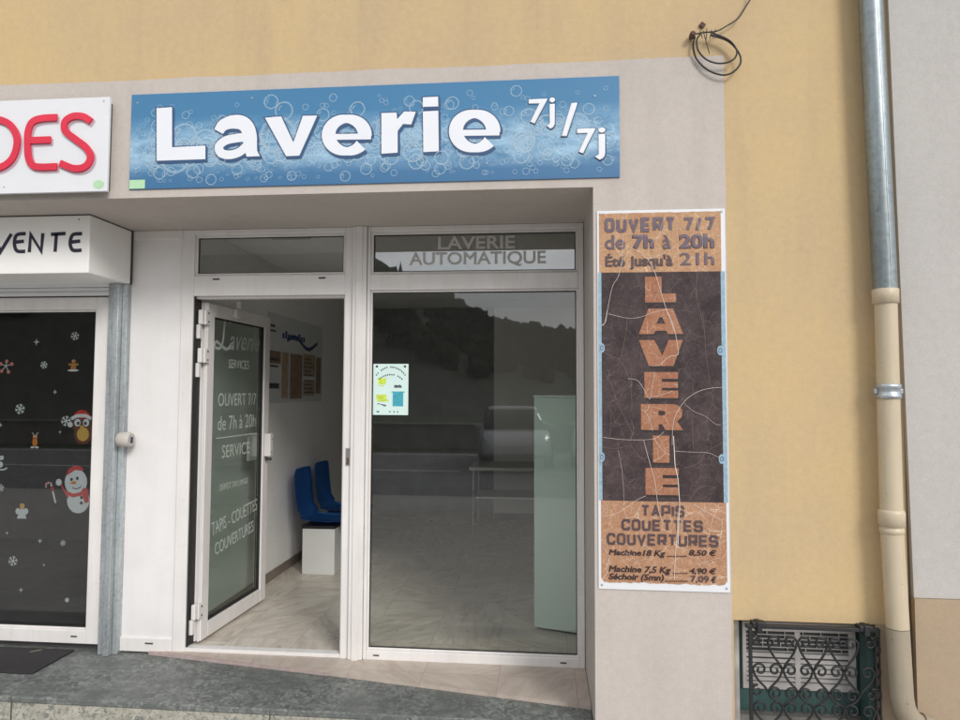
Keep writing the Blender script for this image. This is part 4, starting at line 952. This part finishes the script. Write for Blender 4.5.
def flake(r, fancy=True):
    def f(m, x, z):
        for k in range(6):
            a = k*PI/3+.26; d = Vector((math.cos(a), math.sin(a))); n = Vector((-d.y, d.x)); p = Vector((x, z))
            m.strip([p, p+d*r], r*.20, YS-.0001*k, .0004)
            if fancy: m.strip([p+d*r*.92+n*r*.30, p+d*r*.55, p+d*r*.92-n*r*.30], r*.15, YS-.0008-.0001*k, .0004)
        m.ell(x, z, r*.26, r*.26, YS-.0019, YS-.0015, 12)
    return f
def sparkle(r):
    def f(m, x, z):
        pts = []
        for k in range(8): q = r if k % 2 == 0 else r*.28; pts.append((x+q*math.cos(k*PI/4+PI/2), z+q*math.sin(k*PI/4+PI/2)))
        m.prism(pts, YS-.0005, YS)
    return f
def dot(r):
    def f(m, x, z): m.ell(x, z, r, r, YS-.0005, YS, 12)
    return f
for px, py, r, lab in ((75, 336, .030, 'white six armed snowflake sticker highest at the right, above the gingerbread man'), (44, 365, .026, 'white snowflake sticker left of the gingerbread man with a snowy base'), (20, 409, .036, 'white snowflake sticker left of the small reindeer, above it'),
                       (66, 421, .036, 'white snowflake sticker touching the hat of the round eyed bird'), (0.5, 488, .026, 'white snowflake sticker at the picture edge level with the snowman'), (13, 561, .034, 'large white snowflake sticker at the lower left of the glass, below the angel'),
                       (63, 543, .020, 'small white snowflake sticker below the snowman, near the frame')):
    sticker('snowflake_sticker', px, py, lab, 'sticker', flake(r*.9), ['snow'])
for px, py, r, lab in ((36.5, 342, .024, 'white four pointed star sticker highest at the left, above the snowflakes'), (55, 392, .016, 'tiny white star sticker between the two rows, under the gingerbread man'), (60, 432, .012, 'tiny white star sticker just left of the round eyed bird'), (7, 533, .012, 'tiny white star sticker below the angel at the left edge'),
                       (40, 541, .018, 'white star sticker left of the small snowflake under the snowman'), (21, 590, .018, 'white star sticker lowest of all, at the left'), (44, 565, .012, 'tiny white star sticker right of the large low snowflake'), (0.5, 425, .016, 'white star sticker on the picture edge beside the reindeer')):
    sticker('star_sticker', px, py, lab, 'sticker', sparkle(r), ['snow'])
sticker('dot_sticker', 67, 600, 'round pale snowball sticker lowest at the right, near the frame', 'sticker', dot(.014), ['snow'])
def ginger(m, x, z):
    m.ell(x, z+.035, .020, .020, YS-.0005, YS, 14); m.prism([(x-.05, z+.015), (x+.05, z+.015), (x+.05, z-.004), (x+.022, z-.006), (x+.034, z-.048), (x-.034, z-.048), (x-.022, z-.006), (x-.05, z-.004)], YS-.0010, YS-.0006)
    m.ell(x, z-.052, .058, .010, YS-.0016, YS-.0012, 16, 1)
    for dx in (-.007, .007): m.ell(x+dx, z+.040, .003, .003, YS-.0012, YS-.0008, 8, 1)
sticker('gingerbread_sticker', 73.5, 365, 'brown gingerbread man sticker standing on a white base', 'sticker', ginger, ['ginger', 'snow'])
def reindeer(m, x, z):
    m.ell(x, z-.012, .026, .042, YS-.0005, YS, 16); m.ell(x, z+.038, .024, .022, YS-.0010, YS-.0006, 14)
    for s_ in (-1, 1):
        m.strip([Vector((x+s_*.010, z+.055)), Vector((x+s_*.022, z+.072)), Vector((x+s_*.032, z+.080))], .006, YS-.0014, .0004, False, 1)
        m.ell(x+s_*.022, z-.060, .020, .010, YS-.0012, YS-.0008, 10, 1); m.ell(x+s_*.009, z+.043, .006, .007, YS-.0016, YS-.0012, 10, 1)
    m.ell(x, z+.026, .010, .008, YS-.0017, YS-.0012, 10, 2)
sticker('reindeer_sticker', 35, 441, 'small orange reindeer sticker with white antlers and feet', 'sticker', reindeer, ['orange', 'snow', 'red'])
def bird(m, x, z):
    m.ell(x+.012, z-.075, .075, .085, YS-.0005, YS, 22, 3); m.ell(x, z, .080, .072, YS-.0010, YS-.0006, 22, 2)
    for s_ in (-1, 1):
        m.ell(x+s_*.036, z+.010, .032, .036, YS-.0018, YS-.0014, 18, 4); m.ell(x+s_*.036, z+.010, .026, .030, YS-.0024, YS-.0020, 18, 1); m.ell(x+s_*.030, z+.006, .012, .014, YS-.0030, YS-.0026, 12, 4)
    m.prism([(x-.02, z-.012), (x+.02, z-.012), (x, z-.048)], YS-.0034, YS-.0030, 5)
    m.prism([(x-.085, z+.045), (x-.060, z+.085), (x-.015, z+.112), (x+.03, z+.105), (x+.066, z+.075), (x+.078, z+.045)], YS-.0034, YS-.0030, 0)
    m.strip([Vector((x-.088, z+.040)), Vector((x-.04, z+.064)), Vector((x+.03, z+.066)), Vector((x+.080, z+.042))], .026, YS-.0040, .0004, False, 1)
    m.ell(x-.095, z-.005, .022, .022, YS-.0044, YS-.0040, 14, 1); m.ell(x+.012, z-.080, .050, .055, YS-.0018, YS-.0014, 16, 5)
sticker('bird_sticker', 82, 424, 'round eyed brown bird sticker wearing a red and white hat', 'sticker', bird, ['red', 'snow', 'brown', 'brown', 'ink', 'yellow'])
def snowman(m, x, z):
    m.ell(x+.025, z-.150, .098, .105, YS-.0005, YS, 26, 1); m.ell(x, z, .098, .105, YS-.0010, YS-.0006, 26, 1)
    m.prism([(x-.092, z+.045), (x-.070, z+.100), (x-.02, z+.135), (x+.045, z+.125), (x+.070, z+.092), (x-.01, z+.098)], YS-.0016, YS-.0012, 0)
    m.strip([Vector(p) for p in ((x-.085, z-.088), (x-.02, z-.110), (x+.05, z-.095), (x+.085, z-.055))], .030, YS-.0022, .0004, False, 0)
    m.prism([(x+.055, z-.085), (x+.105, z-.04), (x+.120, z-.16), (x+.085, z-.17)], YS-.0026, YS-.0023, 0)
    for dx in (-.038, .012): m.ell(x+dx, z+.028+dx*.2, .012, .014, YS-.0022, YS-.0018, 12, 2)
    m.prism([(x-.002, z+.012), (x+.004, z-.018), (x-.060, z-.012)], YS-.0028, YS-.0023, 3)
    m.strip([Vector(p) for p in ((x-.030, z-.045), (x, z-.058), (x+.035, z-.046), (x+.046, z-.030))], .006, YS-.0022, .0004, False, 2)
    for dz in (-.125, -.17): m.ell(x+.055, z+dz, .013, .013, YS-.0032, YS-.0028, 12, 2)
    m.ell(x-.150, z-.005, .026, .028, YS-.0012, YS-.0006, 14, 1); m.strip([Vector((x-.13, z-.02)), Vector((x-.06, z-.13))], .012, YS-.0018, .0004, False, 0)
sticker('snowman_sticker', 76, 482, 'big white snowman sticker with red cap and scarf', 'sticker', snowman, ['red', 'snow', 'ink', 'orange'])
def cane(m, x, z):
    q = spline([Vector(p) for p in ((x-.035, z+.02), (x-.03, z+.05), (x, z+.055), (x+.012, z+.03), (x+.05, z-.10))], 6)
    m.strip(q, .014, YS-.0004, .0004)
    for i in range(2, len(q)-3, 4): m.strip([q[i], q[i+2]], .0145, YS-.0012, .0006, False, 1)
sticker('candy_cane_sticker', 50, 490, 'red and white candy cane sticker left of the snowman', 'sticker', cane, ['snow', 'red'])
def angel(m, x, z):
    m.ell(x, z+.035, .018, .018, YS-.0005, YS, 14, 1); m.ell(x, z+.052, .020, .007, YS-.0012, YS-.0008, 14, 1); m.prism([(x-.012, z+.02), (x+.012, z+.02), (x+.036, z-.045), (x-.036, z-.045)], YS-.0010, YS-.0006, 0)
    for s_ in (-1, 1): m.ell(x+s_*.030, z+.005, .018, .022, YS-.0016, YS-.0012, 12, 0)
sticker('angel_sticker', 22, 512, 'white angel sticker with a yellow head at the lower left of the glass', 'sticker', angel, ['snow', 'yellow'])
def berries(m, x, z):
    for a, d in ((.3, .050), (1.4, .035), (2.8, .045), (4.0, .05), (5.2, .05)):
        e = Vector((x+d*math.cos(a), z+d*math.sin(a))); m.strip([Vector((x, z)), e], .005, YS-.0004-.0001*a, .0003, False, 1); m.ell(e.x, e.y, .014, .014, YS-.0016, YS-.0010, 12, 0)
sticker('berry_sticker', 6, 366, 'sprig sticker with pink and white berries at the left edge', 'sticker', berries, ['pink', 'snow'])
def skater(m, x, z):
    m.ell(x, z+.035, .022, .024, YS-.0005, YS, 14, 0); m.ell(x, z-.02, .030, .038, YS-.0010, YS-.0006, 16, 1); m.ell(x, z-.02, .018, .024, YS-.0016, YS-.0012, 14, 0)
    m.strip([Vector((x-.04, z-.062)), Vector((x+.03, z-.060)), Vector((x+.055, z-.045))], .012, YS-.0016, .0004, False, 0); m.prism([(x-.02, z+.045), (x+.02, z+.052), (x+.012, z+.075), (x-.012, z+.07)], YS-.0016, YS-.0012, 1)
sticker('penguin_sticker', 1, 462, 'black and white penguin sticker on a sledge at the left edge', 'sticker', skater, ['snow', 'ink'])

# ------------------------------------------------------------------ downpipe
DP = thing('downpipe', 'rain downpipe, grey zinc above and cream plastic below, with bands', 'downpipe', (1.54, -.1, GZ))
def px_(z): return 1.5520+max(0, z-1.95)*(-.0230)+max(0, .95-z)*.033
YD = -.078
MB().tube([(px_(z), YD, z) for z in (2.0, 2.6, 3.2, 3.8, 4.6)], .0505, 28).build('zinc_pipe', M['zinc'], DP)
se = MB(); se.tube([(px_(z)+.006, YD-.0500, z) for z in (2.03, 2.6, 3.2, 3.8, 4.6)], .0022, 6); se.build('seam', M['clampmetal'], DP)
MB().tube([(px_(z), YD, z) for z in (.525, .96, 1.5, 1.975)], .046, 28).build('plastic_pipe', M['cream'], DP)
MB().lathe((px_(2.0), YD, 2.0), [(.047, -.034), (.0535, -.032), (.0545, .030), (.0515, .033)], 'z', 28).build('collar', M['cream'], DP)
MB().lathe((px_(1.0), YD, 1.0), [(.0465, -.062), (.050, -.060), (.050, -.040), (.047, -.038), (.047, -.030), (.0535, -.028), (.0545, .030), (.051, .040), (.047, .042)], 'z', 28).build('socket', M['cream'], DP)
cz = 1.571
cmp_ = MB().lathe((px_(cz), YD, cz), [(.0465, -.034), (.0525, -.033), (.0525, -.016), (.049, -.014), (.049, .010), (.0525, .012), (.0525, .030), (.0465, .032)], 'z', 28)
for s_ in (-1, 1): cmp_.box(px_(cz)+s_*.050-.012, px_(cz)+s_*.050+.012, YD-.008, YD+.008, cz-.012, cz+.010, .003)
cmp_.tube([(px_(cz), YD+.05, cz), (px_(cz), 0.01, cz)], .006, 8); cmp_.build('clamp', M['clampmetal'], DP)
x0 = px_(.525)
MB().tube([(px_(z)-.001, YD, z) for z in (.522, .40, .30, .23)]+[(px_(.23)+.006, YD, .185), (px_(.23)+.022, YD, .145), (px_(.23)+.050, YD, .115), (px_(.23)+.090, YD, .097)], .0468, 28).build('lower_pipe', M['cream_dirty'], DP)
MB().tube([(px_(.23)+.068, YD, .107), (px_(.23)+.094, YD, .095), (px_(.23)+.136, YD, .073)], [.0535, .054, .052], 28).build('elbow_socket', M['cream_dirty'], DP)

# ------------------------------------------------------------------ neighbour on the right
NB = thing('neighbour_building', 'pale grey rendered neighbouring building right of the downpipe', 'building', (4, .3, GZ))
nbp = [(NX+.012, .640), (9, .640), (9, 6.5), (NX-.048, 6.5), (NX-.030, 3.4)]
MB().prism(nbp, -.022, .5).build('wall', M['neigh'], NB)
MB().box(NX+.010, 9, -.030, .5, GZ-.2, .638).build('plinth', M['beige'], NB)

# ------------------------------------------------------------------ basement vent and its grille
BV = thing('basement_vent', 'grey louvred vent set in teal boards behind the black iron grille', 'vent', (1.2, .12, HZ0))
MB().box(HX0+.004, HX1-.003, .135, .158, HZ0+.003, HZ1-.003).build('board', M['teal'], BV)
VX0, VX1, VZ0, VZ1 = .955, 1.475, .150, .466
vf = MB().box(VX0, VX1, .118, .134, VZ1-.045, VZ1, .002).box(VX0, VX1, .118, .134, VZ0, VZ0+.018, .002).box(VX0, VX0+.018, .118, .134, VZ0+.018, VZ1-.045, .002).box(VX1-.032, VX1, .118, .134, VZ0+.018, VZ1-.045, .002).box(1.196, 1.222, .118, .134, VZ0+.018, VZ1-.045, .002).box(VX0+.018, VX1-.032, .120, .133, .300, .318)
vf.build('vent_frame', M['louvre'], BV)
for x0, x1 in ((VX0+.018, 1.196), (1.222, VX1-.032)):
    MB().box(x0, x1, .1305, .1345, VZ0+.018, VZ1-.045).build('dark_backing', M['louvre_dark'], BV)
    m = MB()
    for k in range(6): z = .176+k*.0215; m.prism([(.1185, z-.008), (.1285, z+.003), (.1285, z+.006), (.1185, z-.001)], x0, x1, axis='x')
    m.build('louvre', M['louvre'], BV)
    m = MB()
    for k in range(5):
        z = .326+k*.0195; m.box(x0, x1, .121, .1295, z-.0016, z+.0016)
        for j in range(3): xx = x0+(x1-x0)*((j*.37+k*.23+.11) % .97); m.box(xx, xx+.003, .1215, .129, z+.0017, z+.0176)
    m.build('slot_grid', M['louvre'], BV)
MB().box(HX1-.030, HX1-.004, .012, .0895, HZ0+.002, HZ1-.006).build('side_board', M['teal'], BV)
MB().box(HX0+.002, HX0+.040, .06, .134, HZ0+.002, HZ1-.006).build('side_post', M['louvre'], BV)
MB().box(HX0+.041, HX1-.004, .09, .134, HZ0+.002, .04).build('sill', M['inner_grey'], BV)

GR = thing('iron_grille', 'black wrought iron grille of scrolls over the basement vent', 'grille', (1.2, -.03, HZ0))
GX0, GX1, GZT, GZB = .938, 1.498, .486, -.13; YG = -.032
f = MB().box(GX0, GX0+.016, YG-.006, YG+.006, GZB, GZT+.012, .002).box(GX1-.010, GX1, YG-.005, YG+.005, GZB, GZT+.012, .002).box(GX0-.012, GX1+.012, YG-.012, YG+.012, GZT, GZT+.016, .002)
f.build('frame', M['iron'], GR)
for x in (GX0+.045, GX1-.048):
    lug = MB().box(x-.030, x+.030, YG-.016, YG+.030, GZT+.004, GZT+.028, .004).box(x-.012, x+.012, YG-.022, YG+.030, GZT-.016, GZT+.032, .004); lug.build('clamp', M['iron'], GR)
def spiral(cx, cz_, r0, r1, a0, turns, n=16):
    return [(cx+(r0+(r1-r0)*i/n)*math.cos(a0+turns*2*PI*i/n), cz_+(r0+(r1-r0)*i/n)*math.sin(a0+turns*2*PI*i/n)) for i in range(n+1)]
PITCH_X = (GX1-GX0-.026)/4.0; X0g = GX0+.016
def heart_half(cx, zt, s_, H):
    """half of a heart: a curl at the top, over the shoulder, then down to the point, where it curls outwards again"""
    r = PITCH_X*.235
    top = spiral(0, 0, .006, r, PI*.6, -1.15, 14)                     # ends heading out and down
    top = [(cx+s_*(r+.004)+s_*(-p[0])*-1, zt-r+p[1]) for p in top]
    end = top[-1]
    pts = top+[(cx+s_*(2*r*.90), zt-r*2.1), (cx+s_*r*1.1, zt-H*.60), (cx+s_*.005, zt-H*.86)]
    return pts
def put(parts, m):
    for pts in parts: m.tube([(p.x, YG, p.y) for p in spline([Vector(q) for q in pts], 3)], .0054, 6)
rows_ = [(.430, .17, 0), (.366, 0, 0)]
k = 0
def one_heart(cx, zt, H, name='scroll'):
    for s_ in (-1, 1):
        r = PITCH_X*.225
        c = (cx+s_*(r+.004), zt-r); hh = H-r
        pts = [(c[0]+s_*rr_*math.cos(a), c[1]+rr_*math.sin(a)) for rr_, a in [(.005+(r-.005)*(i/20)**.85, 2*PI*1.12*(1-i/20)) for i in range(21)]]
        pts += [(cx+s_*r*1.78, zt-r-hh*.32), (cx+s_*r*1.10, zt-r-hh*.60), (cx+s_*r*.36, zt-r-hh*.84), (cx+s_*.004, zt-H)]
        m = MB(); put([pts], m); m.build(name, M['iron'], GR)
def s_curl(cx, zt, s_, r=None):
    r = r or PITCH_X*.20
    eye = [(cx+s_*(rr_*math.cos(a)), zt+rr_*math.sin(a)) for rr_, a in [(.005+(r-.005)*i/16, PI*.5+2*PI*1.1*(1-i/16)) for i in range(17)]]
    m = MB(); put([eye+[(cx-s_*r*1.4, zt+r*1.02)]], m); m.build('scroll', M['iron'], GR)
for j in range(4):
    cx = X0g+PITCH_X*(j+.5)
    one_heart(cx, .330, .125); one_heart(cx, .160, .115); one_heart(cx, .0, .10)
for j in range(5):
    cx = X0g+PITCH_X*j
    if 0 < j < 4: one_heart(cx, .455, .150); one_heart(cx, .226, .085); one_heart(cx, .075, .08)
for j in (0, 4): s_curl(X0g+PITCH_X*j+(.022 if j == 0 else -.022), .432, 1 if j == 0 else -1); s_curl(X0g+PITCH_X*j+(.022 if j == 0 else -.022), .205, 1 if j == 0 else -1)
side = MB()
for z in (.40, .30, .20, .10, .0):
    side.tube([(GX1+.010, YG+.03+.042*math.cos(a)*rr_, z+.040*math.sin(a)*rr_) for rr_, a in [(1-i/20, PI*.5+2.2*PI*i/20) for i in range(18)]], .0055, 6)
side.tube([(GX1+.010, YG, GZB), (GX1+.010, YG, GZT)], .004, 6)
side.build('side_scroll', M['iron'], GR)

# ------------------------------------------------------------------ loose cable coil on the wall
CC_ = thing('cable_coil', 'black cable coiled and tied to a hook above the grey surround', 'cable', (.82, -.03, 3.1))
def cpt(p, y): v = at(*p, y); return (v.x, v.y, v.z)
zo = lambda q: (660+q[0]/3.2, q[1]/3.2)
loop1 = [(160, 112), (215, 130), (250, 165), (258, 200), (235, 230), (200, 240), (155, 225), (118, 190), (106, 150), (112, 118)]
loop2 = [(165, 105), (220, 128), (245, 160), (240, 185), (215, 200), (180, 202), (145, 188), (122, 160), (118, 128), (130, 108)]
m = MB(); m.tube([tuple(v) for v in spline([Vector(cpt(zo(p), -.030-.008*math.sin(i*.6))) for i, p in enumerate(loop1)], 6)], .0045, 8)
m.tube([tuple(v) for v in spline([Vector(cpt(zo(p), -.042-.006*math.sin(i*.7+1))) for i, p in enumerate(loop2)], 6)], .0042, 8)
m.build('coil', M['cable'], CC_)
m = MB(); m.tube([tuple(v) for v in spline([Vector(cpt(zo(p), y)) for p, y in (((100, 112), -.02), ((140, 104), -.04), ((180, 100), -.04), ((215, 82), -.03), ((250, 58), -.03), ((275, 20), -.03), ((292, -12), -.03), ((300, -80), -.03))], 6)], .0036, 8)
m.build('lead_in', M['cable'], CC_)
m = MB()
for p, q in (((138, 98), (158, 172)), ((150, 92), (148, 126)), ((165, 96), (160, 124)), ((178, 94), (170, 122)), ((128, 98), (136, 122))): m.tube([cpt(zo(p), -.05), cpt(zo(q), -.046)], .0022, 6)
m.build('tie', M['cable'], CC_)
m = MB(); c = at(*zo((102, 116)), -.02); m.lathe((c.x, -.045, c.z), [(.006, -.004), (.014, 0), (.014, .03), (.008, .046)], 'y', 14); m.build('hook', M['rust'], CC_)
c = at(*zo((136, 79)), -.01); wa = MB().box(c.x-.013, c.x+.013, -.012, -.0003, c.z-.013, c.z+.013, .004).xform(Matrix.Translation((c.x, 0, c.z)) @ Matrix.Rotation(.7, 4, 'Y') @ Matrix.Translation((-c.x, 0, -c.z)))
tag(wa.build('rusty_bolt', M['rust']), 'small rusty bolt head on the yellow wall above the cable coil', 'bolt')
